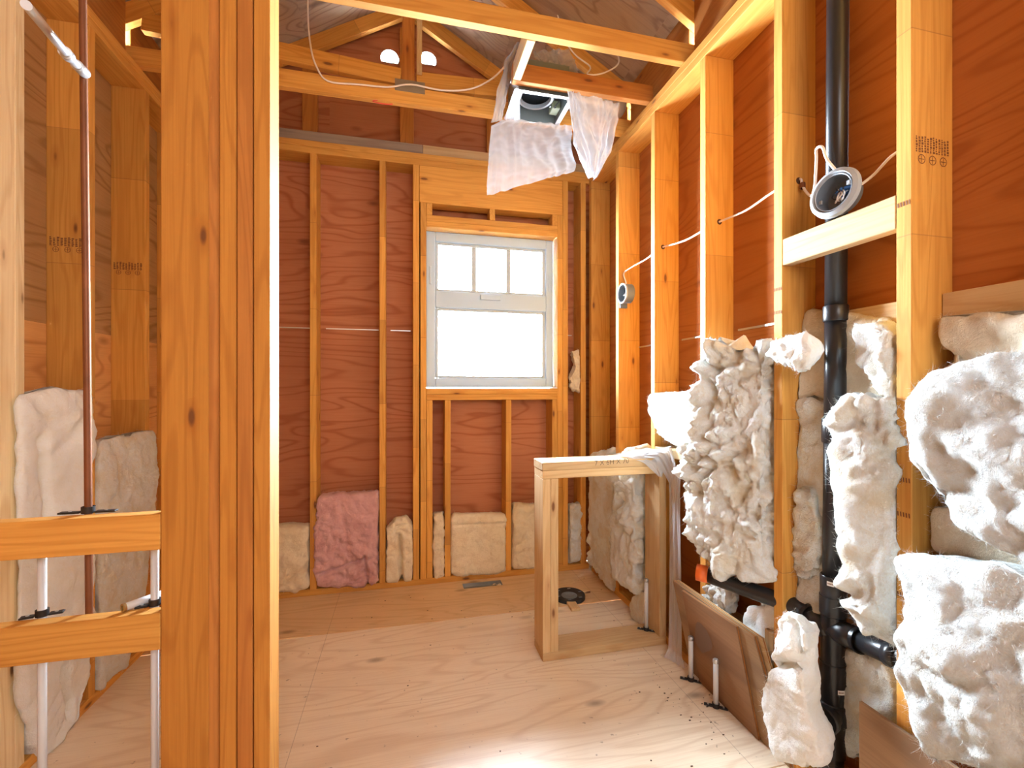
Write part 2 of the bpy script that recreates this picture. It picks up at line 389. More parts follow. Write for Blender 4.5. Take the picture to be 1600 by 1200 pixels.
    Nf = Nn.reshape(-1, 3)
    dep = (Pf-cen)@fdn; ww_ = (np.ones_like(dep) if free else np.clip(1-(np.abs(Pf[:, 0])-abs(wall))/.05, 0, 1) if plane == 'x' and abs(pos) < abs(wall) else np.clip((dep+tb*.95)/(tb*.5), 0, 1)); ww_ = ww_*ww_*(3-2*ww_)
    d = d*ww_+np.clip(d, -.012, .002)*(1-ww_)
    lat = np.stack([pn(q*22+1), pn(q*22+2.5), pn(q*22+4)], 1)*.003
    Pf = Pf+Nf*d[:, None]+lat
    # behind the stud faces the wool stays inside its own bay
    if plane == 'x' and not free:
        st_ = [(y-.038, y) for y in RST]+[(YB-.038, YB)] if pos > 0 else [(y, y+.038) for y in LST]+[(1.66, 1.812), (YB-.038, YB)]
        cy_ = ((A+B)/2).mean(0)[1]; lo_ = max([b_ for a_, b_ in st_ if b_ <= cy_+.005], default=-2)+.002; hi_ = min([a_ for a_, b_ in st_ if a_ >= cy_-.005], default=4)-.002
        beh = np.abs(Pf[:, 0]) > abs(wall)-.004
        Pf[:, 1] = np.where(beh, np.clip(Pf[:, 1], lo_, hi_), Pf[:, 1])
    # keep points off the sheathing
    if plane == 'x':
        if pos > 0: Pf[:, 0] = np.minimum(Pf[:, 0], XR+D-.003)
        else: Pf[:, 0] = np.maximum(Pf[:, 0], XL-D+.003)
    else: Pf[:, 1] = np.minimum(Pf[:, 1], YB+D-.003)
    Pf[:, 2] = np.maximum(Pf[:, 2], .004)
    org = np.array([cen[0], cen[1], Pf[:, 2].min()]); V = Pf-org
    ii, jj = np.meshgrid(np.arange(nr-1), np.arange(K), indexing='ij'); j2 = (jj+1) % K
    Fc = np.stack([ii*K+jj, (ii+1)*K+jj, (ii+1)*K+j2, ii*K+j2], -1).reshape(-1, 4)
    me = bpy.data.meshes.new(name); me.from_pydata(V.tolist(), [], Fc.tolist()+[list(range(K)), list(range((nr-1)*K, nr*K))]); me.materials.append(mat)
    bm = bmesh.new(); bm.from_mesh(me); bmesh.ops.recalc_face_normals(bm, faces=bm.faces); bm.to_mesh(me); bm.free()
    me.polygons.foreach_set('use_smooth', [True]*len(me.polygons))
    o = bpy.data.objects.new(name, me); o.location = org; C.objects.link(o)
    tag(o, label, cat, group); Nf = np.nan_to_num(Nf)
    fuzz = int(fuzz*.8)
    if fuzz:   # loose fibres and shreds standing off the surface
        rs = np.random.RandomState(seed+11); fi = []; vv = []
        idx = rs.choice(np.nonzero(~isback)[0], fuzz)
        for n_, i in enumerate(idx):
            p = V[i]; nn = Nf[i]; tdir = rs.normal(size=3); tdir -= nn*(tdir@nn)*.75; tdir /= np.linalg.norm(tdir)+1e-9
            Lf = flen*(.25+.6*rs.rand()); wv = np.cross(tdir, nn); wv = wv/(np.linalg.norm(wv)+1e-9)*(.0002+.0003*rs.rand())
            cur = rs.normal(size=3)*.35; b0 = len(vv); K4 = 4
            for k in range(K4):
                s = k/(K4-1); c = p+nn*(.001+Lf*.45*s*(1-s*.6)*rs.rand())+tdir*Lf*s+cur*Lf*s*s
                c = c.copy()
                if plane == 'x': c[0] = min(c[0], XR+D-.002-org[0]) if pos > 0 else max(c[0], XL-D+.002-org[0])
                else: c[1] = min(c[1], YB+D-.002-org[1])
                c[2] = max(c[2], .002-org[2])
                ww = wv*(1-.8*s); vv.append(c-ww); vv.append(c+ww)
            for k in range(K4-1): a = b0+2*k; fi.append((a, a+1, a+3, a+2))
        m2 = bpy.data.meshes.new('fibre'); m2.from_pydata([tuple(x) for x in vv], [], fi); m2.materials.append(mat)
        f = bpy.data.objects.new('fibre', m2); f['kind'] = 'stuff'; C.objects.link(f); f.parent = o
    return o
def stamp(name, origin, ax, ay, wdt, hgt, parent, mat=INK, rows=9, seed=0):
    """an inked grade stamp: columns of tiny strokes above a row of round marks, 0.3 mm proud"""
    rs = random.Random(seed); bm = bmesh.new(); ax, ay = Vector(ax).normalized(), Vector(ay).normalized(); n = ax.cross(ay)
    def quad(u, v, a, b):
        p = [ax*u+ay*v, ax*(u+a)+ay*v, ax*(u+a)+ay*(v+b), ax*u+ay*(v+b)]; bm.faces.new([bm.verts.new(x) for x in p])
    for c in range(rows):
        u = wdt*(c+.1)/rows; v = hgt*.45
        while v < hgt*.97:
            l = hgt*(.03+.06*rs.random()); quad(u, v, wdt/rows*(.45+.3*rs.random()), l); v += l+hgt*.025
    for c in range(3):
        cx, cy, r = wdt*(.18+.32*c), hgt*.22, min(wdt*.11, hgt*.18)
        vs = [(cx+r*math.cos(t), cy+r*math.sin(t)) for t in [k*math.pi/6 for k in range(12)]]
        for k in range(12):
            a, b = vs[k], vs[(k+1) % 12]; s = .82
            pts = [a, b, (cx+(b[0]-cx)*s, cy+(b[1]-cy)*s), (cx+(a[0]-cx)*s, cy+(a[1]-cy)*s)]
            bm.faces.new([bm.verts.new(ax*x+ay*y) for x, y in pts])
        quad(cx-r*.7, cy-r*.08, r*1.4, r*.16); quad(cx-r*.08, cy-r*.7, r*.16, r*1.4)
    return mesh_obj(name, bm, mat, parent, origin)
def fjoint(x0, x1, y, z, parent, plane='x', n=5, h=.012, at=None):
    """finger joint: short zigzag saw lines across a narrow stud edge"""
    bm = bmesh.new()
    for k in range(n):
        s = x0+(x1-x0)*(k+.2)/n; e = s+(x1-x0)*.10
        q = [(s, z), (e, z), (e+.001, z+h), (s+.001, z+h)]
        if plane == 'x': vs = [(y, a, b) for a, b in q]
        else: vs = [(a, y, b) for a, b in q]
        bm.faces.new([bm.verts.new(v) for v in vs])
    return mesh_obj('finger_joint', bm, INK, parent)
# ================================================================ FLOOR
floor = empty('floor', (0, 0, 0), kind='structure')
def slab(name, rects, z0, z1, mat, parent):
    bm = bmesh.new()
    for x0, x1, y0, y1 in rects: box_bm(x1-x0, y1-y0, z1-z0, 0, bm, ((x0+x1)/2, (y0+y1)/2, (z0+z1)/2))
    bmesh.ops.remove_doubles(bm, verts=bm.verts, dist=1e-4)
    dup = [f for f in bm.faces if not f.is_valid]
    return mesh_obj(name, bm, mat, parent)
HX0, HX1, HY0, HY1 = .362, .615, 2.845, 2.925       # duct opening cut in the floor
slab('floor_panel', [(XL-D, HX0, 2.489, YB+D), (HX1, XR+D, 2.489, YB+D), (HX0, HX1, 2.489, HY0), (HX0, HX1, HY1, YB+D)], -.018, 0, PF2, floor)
board('floor_panel', XL-D, XR+D, 1.27, 2.4845, -.018, 0, PF, floor, .0015)
board('floor_panel', XL-D, XR+D, .05, 1.2675, -.018, 0, PF, floor, .0015)
board('floor_panel', XL-D, XR+D, -1.6, .0475, -.018, 0, PF, floor, .0015)
board('subfloor_void', XL-D, XR+D, -1.6, YB+D, -.20, -.19, DARKL, floor, 0)
duct = empty('floor_duct', ((HX0+HX1)/2, (HY0+HY1)/2, -.1), 'dusty grey metal duct opening cut in the floor beneath the window', 'duct')
bm = bmesh.new(); hx, hy = (HX1-HX0)/2-.001, (HY1-HY0)/2-.001
for s in (-1, 1):
    box_bm(.0015, 2*hy, .096, 0, bm, (s*hx, 0, .05)); box_bm(2*hx, .0015, .096, 0, bm, (0, s*hy, .05))
mesh_obj('duct_wall', bm, STEEL, duct, duct.location)
board('duct_bottom', HX0+.003, HX1-.003, HY0+.003, HY1-.003, -.03, -.024, DUST, duct, .001)
for k in range(5):
    bm = bmesh.new(); bmesh.ops.create_icosphere(bm, subdivisions=2, radius=.014)
    for v in bm.verts: v.co *= .7+random.random()*.5; v.co.z *= .6
    mesh_obj('debris', bm, W_TAN if k > 1 else DUST, duct, (.56+.02*k*.5-.01*(k == 2), 2.87+.01*(k % 3), -.014), True)
# ================================================================ RIGHT WALL
S = .4064
wr = empty('wall_right', (XR, 1, 0), kind='structure')
YN = -1.6
board('bottom_plate', XR, XR+D, YN, YB-.04, 0, .038, parent=wr)
board('top_plate', XR, XR+D, YN, YB, ZS, ZS+.0375, parent=wr); board('top_plate', XR, XR+D, YN, YB+.1, ZS+.0385, ZP, parent=wr)
RST = [2.553-i*S for i in range(11)]
studs_r = []
for y in RST: studs_r.append(board('stud', XR, XR+D, y-.038, y, .038, ZS, parent=wr))
board('stud', XR, XR+D, YB-.038, YB, .038, ZS, parent=wr)
board('stud', XR+.05, XR+D, YB+.001, YB+.039, .038, ZS, parent=wr)
SEAM = 1.513
for y0, y1 in ((1.72, YB+D), (.50, 1.718), (YN, .498)):
    board('sheathing_panel', XR+D, XR+D+.011, y0, y1, 0, SEAM-.0002, PSL if y0 == .50 and False else PS, wr, .001)
    board('sheathing_panel', XR+D, XR+D+.011, y0, y1, SEAM+.0002, ZP, PS, wr, .001)
for i, y in enumerate(RST[:4]):   # metal clips on the panel seam
    board('panel_clip', XR+D-.006, XR+D-.0005, y-S+.02, y-.07 if i else y+.04, SEAM-.004, SEAM+.004, STEEL if i < 3 else DARKL, wr, .0005)
for y0, y1 in ((.52, .889), (.93, 1.296)):   # solid blocking under the seam in the two nearest bays
    board('blocking', XR+D-.04, XR+D-.0015, y0+.001, y1-.001, SEAM-.15, SEAM-.004, PALE, wr)
board('blocking', XR, XR+D, 1.741, 2.108, .925, .963, PALE, wr)
board('blocking', XR, XR+D, .5215, .8885, .785, .823, LUM, wr)
board('blocking', XR, XR+.038, .9285, 1.2955, 1.683, 1.772, PALE, wr, label='pale knotty cross block carrying the round lamp box')
board('blocking', XR+.002, XR+D, 1.34, 1.378, .10, .40, PALE, wr); board('blocking', XR+.002, XR+D, 1.60, 1.70, .04, .30, PALE, wr)
stamp('grade_stamp', (XR+.012, RST[4]-.0384, 1.835), (1, 0, 0), (0, 0, 1), .115, .075, wr, rows=12, seed=4)
for z, i in ((1.735, 4), (1.02, 4), (.93, 4), (1.60, 3), (1.52, 3), (.72, 4)):
    fjoint(RST[i]-.036, RST[i]-.002, XR-.0006, z, wr)
# ================================================================ LEFT WALL
wl = empty('wall_left', (XL, 1, 0), kind='structure')
board('bottom_plate', XL-D, XL, YN, YB-.04, 0, .038, parent=wl)
board('top_plate', XL-D, XL, YN, YB, ZS, ZS+.0375, parent=wl); board('top_plate', XL-D, XL, YN, YB+.1, ZS+.0385, ZP, parent=wl)
LST = [2.122, 2.520, 1.30, .9, .5, .1, -.3, -.7, -1.1, -1.5]
for y in LST: board('stud', XL-D, XL, y, y+.038, .038, ZS, parent=wl)
board('stud', XL-D, XL, YB-.038, YB, .038, ZS, parent=wl); board('stud', XL-D, XL, 1.715, 1.7735, .038, ZS, LIT_LUM, wl)
board('stud', XL-D, XL, 1.66, 1.714, .038, ZS, LIT_LUM, wl); board('stud', XL-D, XL, 1.7745, 1.812, .038, ZS, LIT_LUM, wl)
for (y0, y1) in ((2.14, YB+D), (.93, 2.138), (YN, .928)):
    board('sheathing_panel', XL-D-.011, XL-D, y0, y1, 0, SEAM-.0002, PSL, wl, .001)
    board('sheathing_panel', XL-D-.011, XL-D, y0, y1, SEAM+.0002, ZP, PG, wl, .001)
stamp('grade_stamp', (XL-.13, LST[0]-.0004, 1.79), (1, 0, 0), (0, 0, 1), .12, .06, wl, rows=10, seed=1)
stamp('grade_stamp', (XL-.13, LST[1]-.0004, 1.80), (1, 0, 0), (0, 0, 1), .12, .06, wl, rows=10, seed=2)
# ================================================================ BACK WALL
wb = empty('wall_back', (0, YB, 0), kind='structure')
board('bottom_plate', XL, XR, YB, YB+D, 0, .038, parent=wb)
board('top_plate', XL, XR, YB+.001, YB+D, ZS, ZS+.0375, parent=wb)
board('top_plate', XL, XR, YB+.001, YB+D, ZS+.0385, ZP, parent=wb)
WX0, WX1, WZ0, WZ1 = .137, 1.025, 1.262, 2.3035
for x in (-.967, -.5606, -.1542, .053, 1.064): board('stud', x, x+.0375, YB, YB+D, .038, ZS, parent=wb)
board('stud', 1.196, 1.234, YB, YB+D, .038, ZS, parent=wb)
board('stud', XL, XL+.038, YB+.0005, YB+D, .038, ZS, parent=wb)
HZ = 2.456
for x in (.0985, WX1): board('jack_stud', x, x+.0375, YB, YB+D, .038, HZ, parent=wb)
for x in (WX0+.001, WX1-.0385): board('trimmer_stud', x, x+.0375, YB, YB+D, .038, WZ0-.077, parent=wb)
board('header', .0925, 1.0625, YB+.001, YB+.10, HZ+.001, ZS-.001, parent=wb)
for z in (WZ1+.0005, WZ1+.039): board('head_plate', WX0, WX1, YB, YB+D, z, z+.0375, parent=wb)
for x in (WX0, .55, WX1-.038): board('cripple_stud', x, x+.037, YB, YB+.09, WZ1+.077, HZ, parent=wb)
for z in (WZ0-.038, WZ0-.0765): board('sill_plate', WX0, WX1, YB, YB+D, z, z+.0375, parent=wb)
for x in (.2545, .6609): board('cripple_stud', x, x+.0375, YB, YB+D, .038, WZ0-.077, parent=wb)
BSE = 1.645
for r in ((XL-D, WX0, 0, BSE-.0002), (XL-D, WX0, BSE+.0002, ZP), (WX1, XR+D, 0, BSE-.0002), (WX1, XR+D, BSE+.0002, ZP), (WX0, WX1, 0, WZ0-.002), (WX0, WX1, WZ1+.002, ZP)):
    board('sheathing_panel', r[0]+.0001, r[1]-.0001, YB+D, YB+D+.011, r[2], r[3], PB, wb, .0007)
for x0, x1 in ((-.93, -.56), (-.5, -.155), (-.10, .05), (1.105, 1.19)): board('panel_clip', x0+.01, x1-.01, YB+D-.005, YB+D-.0005, BSE-.003, BSE+.003, STEEL, wb, .0005)
# gable above the plates
XC = .024
def zr(x): return 3.80-.57*abs(x-XC)
def gable_panel(x0, x1, holes=()):
    bm = bmesh.new(); xs = [x0]+([XC] if x0 < XC < x1 else [])+[x1]
    pts = [(x0, ZP+.002)]+[(x1, ZP+.002)]+[(x, zr(x)-.002) for x in xs[::-1]]
    f = bm.faces.new([bm.verts.new((x, 0, z)) for x, z in pts]); r = bmesh.ops.extrude_face_region(bm, geom=[f])
    bmesh.ops.translate(bm, vec=(0, .011, 0), verts=[v for v in r['geom'] if isinstance(v, bmesh.types.BMVert)])
    bmesh.ops.recalc_face_normals(bm, faces=bm.faces)
    o = mesh_obj('gable_panel', bm, PB, None, (0, YB+D, 0))
    if holes:
        b2 = bmesh.new()
        for (hx_, hz_, hr_, fl) in holes:
            vs = []
            for k in range(25):
                a = math.radians(-fl)+ (math.pi+2*math.radians(fl))*k/24; vs.append(b2.verts.new((hx_+hr_*math.cos(a), -.05, hz_+hr_*math.sin(a))))
            f = b2.faces.new(vs); r = bmesh.ops.extrude_face_region(b2, geom=[f]); bmesh.ops.translate(b2, vec=(0, .12, 0), verts=[v for v in r['geom'] if isinstance(v, bmesh.types.BMVert)])
        bmesh.ops.recalc_face_normals(b2, faces=b2.faces)
        c = mesh_obj('cutter', b2, PB, None, (0, YB+D, 0)); md = o.modifiers.new('b', 'BOOLEAN'); md.object = c; md.operation = 'DIFFERENCE'; md.solver = 'EXACT'
        dg = bpy.context.evaluated_depsgraph_get(); dg.update(); me = bpy.data.meshes.new_from_object(o.evaluated_get(dg)); o.modifiers.clear(); o.data = me
        bpy.data.objects.remove(c)
    o.location = o.location-wb.location; o.parent = wb; return o
v1, v2 = ony(609, 92, YB+D), ony(668, 95, YB+D)
HOLES = [(v1.x, v1.z, .058, 28), (v2.x, v2.z, .058, 28)]
gable_panel(XL-D, -.4691); gable_panel(-.469, .8209, HOLES); gable_panel(.821, XR+D)
for (hx_, hz_, hr_, fl) in HOLES:
    v = empty('gable_vent', (hx_, YB+D, hz_), 'round screened vent high in the gable, ' + ('left one of the two' if hx_ < v2.x-.01 else 'right one, half behind the upright'), 'vent', 'round gable vents')
    pts = [(hx_+(hr_+.001)*math.cos(a), YB+D-.003, hz_+(hr_+.001)*math.sin(a)) for a in [math.radians(-fl)+(math.pi+2*math.radians(fl))*k/20 for k in range(21)]]
    tube('rim', pts+[pts[0]], .003, STEEL, v, 6)
    bm = bmesh.new()
    for k in range(-6, 7):
        c = k*.0085; hh = math.sqrt(max(hr_**2-c*c, 0)); lo = -hr_*math.sin(math.radians(fl))
        if hh > .01:
            b0 = max(-hh, lo); box_bm(.0018, .0012, hh-b0, 0, bm, (c, .004, (hh+b0)/2))
            if c > lo: box_bm(2*hh, .0012, .0018, 0, bm, (0, .004, c))
    s_ = mesh_obj('screen', bm, STEEL, v, v.location)
    for sg in (-1, 1): beam('vent_bar', (hx_, YB+D+.012, hz_+.03), (hx_+sg*.035, YB+D+.012, hz_-.03), .004, .003, (1, 0, 0), v, STEEL)
YG = YB+.065
board('gable_chord', XL, .115, YG, YG+.038, ZP+.001, ZP+.09, GREY, wb); board('gable_chord', .117, XR, YG, YG+.038, ZP+.001, ZP+.09, PALE, wb)
for x in (-.6245, -.03, .55): board('gable_stud', x, x+.089, YG+.036, YG+.0745, ZP+.091, zr(x+.045)-.16, DARKL, wb)
for sg in (-1, 1): beam('gable_rafter', (XC+sg*.012, YG+.019, zr(XC)-.062), (XC+sg*1.40, YG+.019, zr(XC+1.4)-.062), .038, .089, (0, 1, 0), wb)
# ================================================================ CEILING: roof sheathing
ceil = empty('ceiling', (0, 0, 2.9), kind='structure')
for sg in (-1, 1):
    for y0, y1 in ((-1.7, -.4), (-.3998, .82), (.8202, 2.04), (2.0402, 3.4)):
        for a, b in ((.0, .62), (.6202, 1.24), (1.2402, 1.80)):
            p0 = Vector((XC+sg*a, (y0+y1)/2, zr(XC+a)+.006)); p1 = Vector((XC+sg*b, (y0+y1)/2, zr(XC+b)+.006))
            beam('roof_panel', p0, p1, y1-y0, .011, (0, 1, 0), ceil, PR, bev=.0003)
for x in (XL-.07, XR+.07):
    for k in range(7): board('eave_blocking', x-.019, x+.019, 2.503-.61*k-.6095, 2.503-.61*k-.0385, ZP+.001, zr(x)+.008, DARKL, ceil)
    board('eave_blocking', x-.019, x+.019, 2.5035, 3.10, ZP+.001, zr(x)+.008, DARKL, ceil)
# roof trusses
def truss(y, label):
    t = empty('roof_truss', (XC, y+.019, ZP), label, 'truss', 'roof trusses')
    board('bottom_chord', XL-D, XR+D, y, y+.038, ZP+.001, ZP+.0895, parent=t)
    for sg in (-1, 1): beam('top_chord', (XC+sg*.012, y+.019, zr(XC)-.058), (XC+sg*1.36, y+.019, zr(XC+1.36)-.058), .038, .089, (0, 1, 0), t)
    return t
T1 = truss(2.465, 'roof truss nearest the window wall, red mark under its bottom chord')
board('king_post', -.012, .052, 2.4655, 2.5025, ZP+.0905, 3.62, DARKL, T1)
beam('web', (-.02, 2.484, 2.912), (-1.20, 2.484, 2.985), .037, .086, (0, 1, 0), T1)
beam('web', (.062, 2.484, 2.908), (1.20, 2.484, 2.958), .037, .086, (0, 1, 0), T1)
bm = bmesh.new(); a_, b_ = ony(617, 125, 2.463), ony(664, 146, 2.463)
gx0, gx1, gz0, gz1 = a_.x, b_.x, b_.z-.005, a_.z+.01
box_bm(gx1-gx0, .0012, gz1-gz0, 0, bm)
for i in range(9):
    for j in range(5): box_bm(.008, .0012, .003, 0, bm, ((i-4)*(gx1-gx0)/9.6, -.0012, (j-2)*(gz1-gz0)/5.8+(i % 2)*.004))
mesh_obj('nail_plate', bm, flat('dull_zinc', (.22, .17, .11), .8, 0), T1, ((gx0+gx1)/2, 2.4635, (gz0+gz1)/2))
tube('red_mark', [ony(px, py, 2.47).xyz*1 for px, py in ()] or [(-.113+.05*math.cos(a), 2.484+.012*math.sin(a), ZP-.0002) for a in [k*math.pi/6 for k in range(9)]], .0028, RED, T1, 6)
bl = board('nailer', .062, .09, 2.44, 2.463, 2.93, 3.6, PALE, T1)
truss(1.855, 'roof truss crossing above the second near stud of the right wall')
for k, y in enumerate((1.246, .636, .026, -.584)): truss(y, ('first', 'second', 'third', 'fourth')[k]+' roof truss overhead on the camera side of the others')
# framing around the fan
jb = board('ceiling_joist', .517, .555, 1.895, 2.155, ZP+.001, ZP+.0895, PALE); tag(jb, 'short pale joist running toward the window, left of the fan box', 'joist')
jb = board('ceiling_joist', .517, XR+.02, 2.156, 2.194, ZP+.0015, ZP+.0895, DARKL); tag(jb, 'brown cross joist on the camera side of the fan box', 'joist')
jb = board('ceiling_block', .965, 1.04, 2.40, 2.463, ZP-.012, ZP+.07, PALE); tag(jb, 'short pale wood block beside the fan box under the last truss', 'block')
# ================================================================ FRONT (behind the camera) and PARTITION
wf = empty('wall_front', (0, YN, 0), kind='structure')
board('wall_panel', XL-D, XR+D, YN-.011, YN, 0, ZP, PS, wf, .001)
board('gable_panel', XL-D, XR+D, YN-.011, YN, ZP+.001, 3.9, PS, wf, .001)
wp = empty('wall_partition', (-.8, YP, 0), kind='structure')
PD = .089
board('bottom_plate', XL+.001, -.3375, YP, YP+PD, 0, .038, parent=wp)
for k, (a, b) in enumerate(((-.4545, -.4165), (-.4138, -.3782), (-.3755, -.3380))): board('stud', a, b, YP+(.003 if k == 0 else 0), YP+PD, .038, ZP, DARKL if k == 1 else LUMK, wp)
board('post', -.582, -.4775, YP, YP+.038, .038, ZP, LUMK, wp, .002)
# rounded (waney) right edge of the flat post
bm = bmesh.new(); sec = [(0, 0), (.009, .0005), (.017, .004), (.021, .010), (.0223, .018), (.0223, .037), (0, .037)]
r0 = [bm.verts.new((x, y, 0)) for x, y in sec]; r1 = [bm.verts.new((x, y, ZP-.038)) for x, y in sec]
for k in range(len(sec)): bm.faces.new((r0[k], r0[(k+1) % len(sec)], r1[(k+1) % len(sec)], r1[k]))
bm.faces.new(r0[::-1]); bm.faces.new(r1)
mesh_obj('waney_edge', bm, DARKL[2], wp, (-.4772, YP+.001, .038), True, 'rounded barky edge of the post').data.set_sharp_from_angle(angle=math.radians(50))
board('blocking', XL+.001, -.583, YP, YP+.038, .867, .955, parent=wp); board('blocking', XL+.001, -.583, YP, YP+.038, .622, .712, parent=wp)
board('stud', XL+.001, XL+.039, YP+.0005, YP+PD, .038, .62, parent=wp)
# ================================================================ WINDOW
win = empty('window_1', ((WX0+WX1)/2, 3.06, WZ0), kind='structure')
fy0, fy1 = 3.045, 3.10
WR = WX1-.006
def rail(n, x0, x1, z0, z1, mat=VINYL, y0=fy0, y1=fy1, bev=.004, par=win): return board(n, x0, x1, y0, y1, z0, z1, mat, par, bev)
rail('frame_stile', WX0+.002, WX0+.062, WZ0+.006, WZ1-.001); rail('frame_stile', WR-.052, WR, WZ0+.006, WZ1-.001)
rail('frame_head', WX0+.0625, WR-.0525, 2.238, WZ1-.001); rail('frame_sill', WX0+.0625, WR-.0525, WZ0+.006, 1.332)
rail('mid_rail', WX0+.0625, WR-.0525, 1.800, 1.912)
GX0, GX1 = .219, .942
def bead(z0, z1):
    a, b = WX0+.063, WR-.053
    rail('glazing_bead', a, GX0, z0, z1, BEAD, fy0+.014, fy1-.01, .002); rail('glazing_bead', GX1, b, z0, z1, BEAD, fy0+.014, fy1-.01, .002)
    rail('glazing_bead', GX0+.0005, GX1-.0005, z1-.018, z1, BEAD, fy0+.014, fy1-.01, .002); rail('glazing_bead', GX0+.0005, GX1-.0005, z0, z0+.014, BEAD, fy0+.014, fy1-.01, .002)
bead(1.9125, 2.2375); bead(1.3325, 1.7995)
rail('pane', GX0, GX1, 1.347, 1.781, GLASS, fy0+.03, fy0+.034, 0)
t3 = (GX1-GX0)/3
for k in range(3): rail('pane', GX0+k*t3+.001, GX0+(k+1)*t3-.001, 1.927, 2.219, GLASS, fy0+.03, fy0+.034, 0)
for k in (1, 2): rail('muntin', GX0+k*t3-.016, GX0+k*t3+.016, 1.9275, 2.2185, BEAD, fy0+.016, fy1-.012, .002)
for x, z in ((WX0+.030, 2.01), (WR-.026, 2.0)):
    lk = board('window_latch', x-.008, x+.008, fy0-.008, fy0-.0005, z-.06, z+.06, VINYL, win, .003)
    board('latch_lever', x-.005, x+.005, fy0-.02, fy0-.0085, z-.045, z+.02, PEX, lk, .003)
op = board('window_operator', .50, .64, fy0-.016, fy0-.0005, 1.862, 1.898, VINYL, win, .004)
board('crank_recess', .525, .615, fy0-.0185, fy0-.0165, 1.868, 1.886, GREYR, op, .0005); tube('crank_handle', [(.56, fy0-.019, 1.895), (.59, fy0-.03, 1.904), (.62, fy0-.03, 1.895)], .005, PEX, op, 8, smooth_n=4)
board('shim_strip', WX0, WX1, YB+.004, fy1, WZ0-.0003, WZ0+.0055, PEX, win, .001)

beam('ridge_cap', (XC, -1.7, zr(XC)+.03), (XC, 3.4, zr(XC)+.03), .3, .01, (1, 0, 0), ceil, GREY)
# ================================================================ PONY WALL FRAME
pf = empty('framed_knee_wall', (.94, 2.07, 0), 'low open lumber frame standing on the floor against the right wall', 'wall frame')
Y0, Y1 = 2.0, 2.14
for x0 in (.62, .6585, 1.2195): board('stud', x0, x0+.0375, Y0+.001*(x0 > .65), Y1, .0385, .8435, PALE, pf)
board('bottom_plate', .62, 1.257, Y0, Y1, .0005, .038, PALE, pf)
board('top_plate', .62, 1.257, Y0+.001, Y1, .844, .8815, PALE, pf); board('top_plate', .617, 1.255, Y0, Y1, .882, .9195, PALE, pf)
fc = bpy.data.curves.new('handwriting', 'FONT'); fc.body = '7 X 6H X 70'; fc.size = .034; fc.extrude = .0002; fc.offset = -.0006
tx = bpy.data.objects.new('handwriting', fc); C.objects.link(tx); bpy.context.view_layer.update()
me = bpy.data.meshes.new_from_object(tx.evaluated_get(bpy.context.evaluated_depsgraph_get())); bpy.data.objects.remove(tx)
me.materials.clear(); me.materials.append(BINK)
p = ony(929, 727, Y0)
tx = bpy.data.objects.new('handwriting', me); tx.location = (p.x, Y0-.0006, p.z-.002); tx.rotation_euler = (math.pi/2, math.radians(-2), 0); link(tx, pf)
# ================================================================ PIPES
st = empty('drain_stack', (1.33, 1.165, 0), 'black plastic drain stack rising beside the knotty cross block', 'pipe')
def sx(z): return Vector((1.323+.004*z, 1.167-.004*z, z))
tube('pipe', [sx(.60), sx(1.16)], .0305, BLACK, st, 28); tube('pipe', [sx(1.17), sx(1.49)], .030, BLACK, st, 28); tube('pipe', [sx(1.50), sx(3.2)], .030, BLACK, st, 28)
def collar(z0, z1, r): lathe('coupling', [(.028, 0), (r-.002, 0), (r, .003), (r, z1-z0-.003), (r-.002, z1-z0), (.029, z1-z0)], sx(z0), (0, 0, 1), BLACK, st, 32)
collar(1.475, 1.525, .0345); collar(1.09, 1.168, .036); collar(.60, .67, .037)
lathe('tee_fitting', [(.03, 0), (.037, 0), (.037, .05), (.034, .053), (.034, .20), (.0375, .203), (.0375, .26), (.03, .26)], sx(.345), (0, 0, 1), BLACK, st, 32)
lathe('cleanout_body', [(.03, 0), (.036, .0), (.036, .10), (.040, .103), (.040, .165), (.036, .168), (.036, .24)], sx(.105), (0, 0, 1), BLACK, st, 32)
cd = Vector((-.93, -.36, .03)).normalized(); cp = sx(.235)+cd*.02
lathe('cleanout_hub', [(.034, 0), (.036, .03), (.041, .032), (.041, .05), (.036, .052), (.036, .046), (0, .046)], cp, cd, BLACK, st, 32)
o = board('cleanout_socket', -.011, .011, -.004, .004, -.011, .011, GREYP, None, .001); o.parent = st; o.location = cp+cd*.048-st.location; o.rotation_euler = cd.to_track_quat('-Y', 'Z').to_euler()
tube('pipe', [sx(.0), sx(.115)], .030, BLACK, st, 28)
for z in (.60, .67, .5975): pass
def sticker(px0, py0, px1, py1, X, r):
    bm = bmesh.new(); c = sx(0); a0 = onx(px0, py0, X); zc_ = a0.z; h_ = .012
    ang0 = math.radians(180+40); n = 6; vs = []
    for k in range(n+1):
        a = math.radians(185+px1*0)+math.radians(38)*k/n+px0; vs.append((bm.verts.new((r*math.cos(a), r*math.sin(a), 0)), bm.verts.new((r*math.cos(a), r*math.sin(a), h_))))
    for k in range(n): bm.faces.new((vs[k][0], vs[k+1][0], vs[k+1][1], vs[k][1]))
    return bm
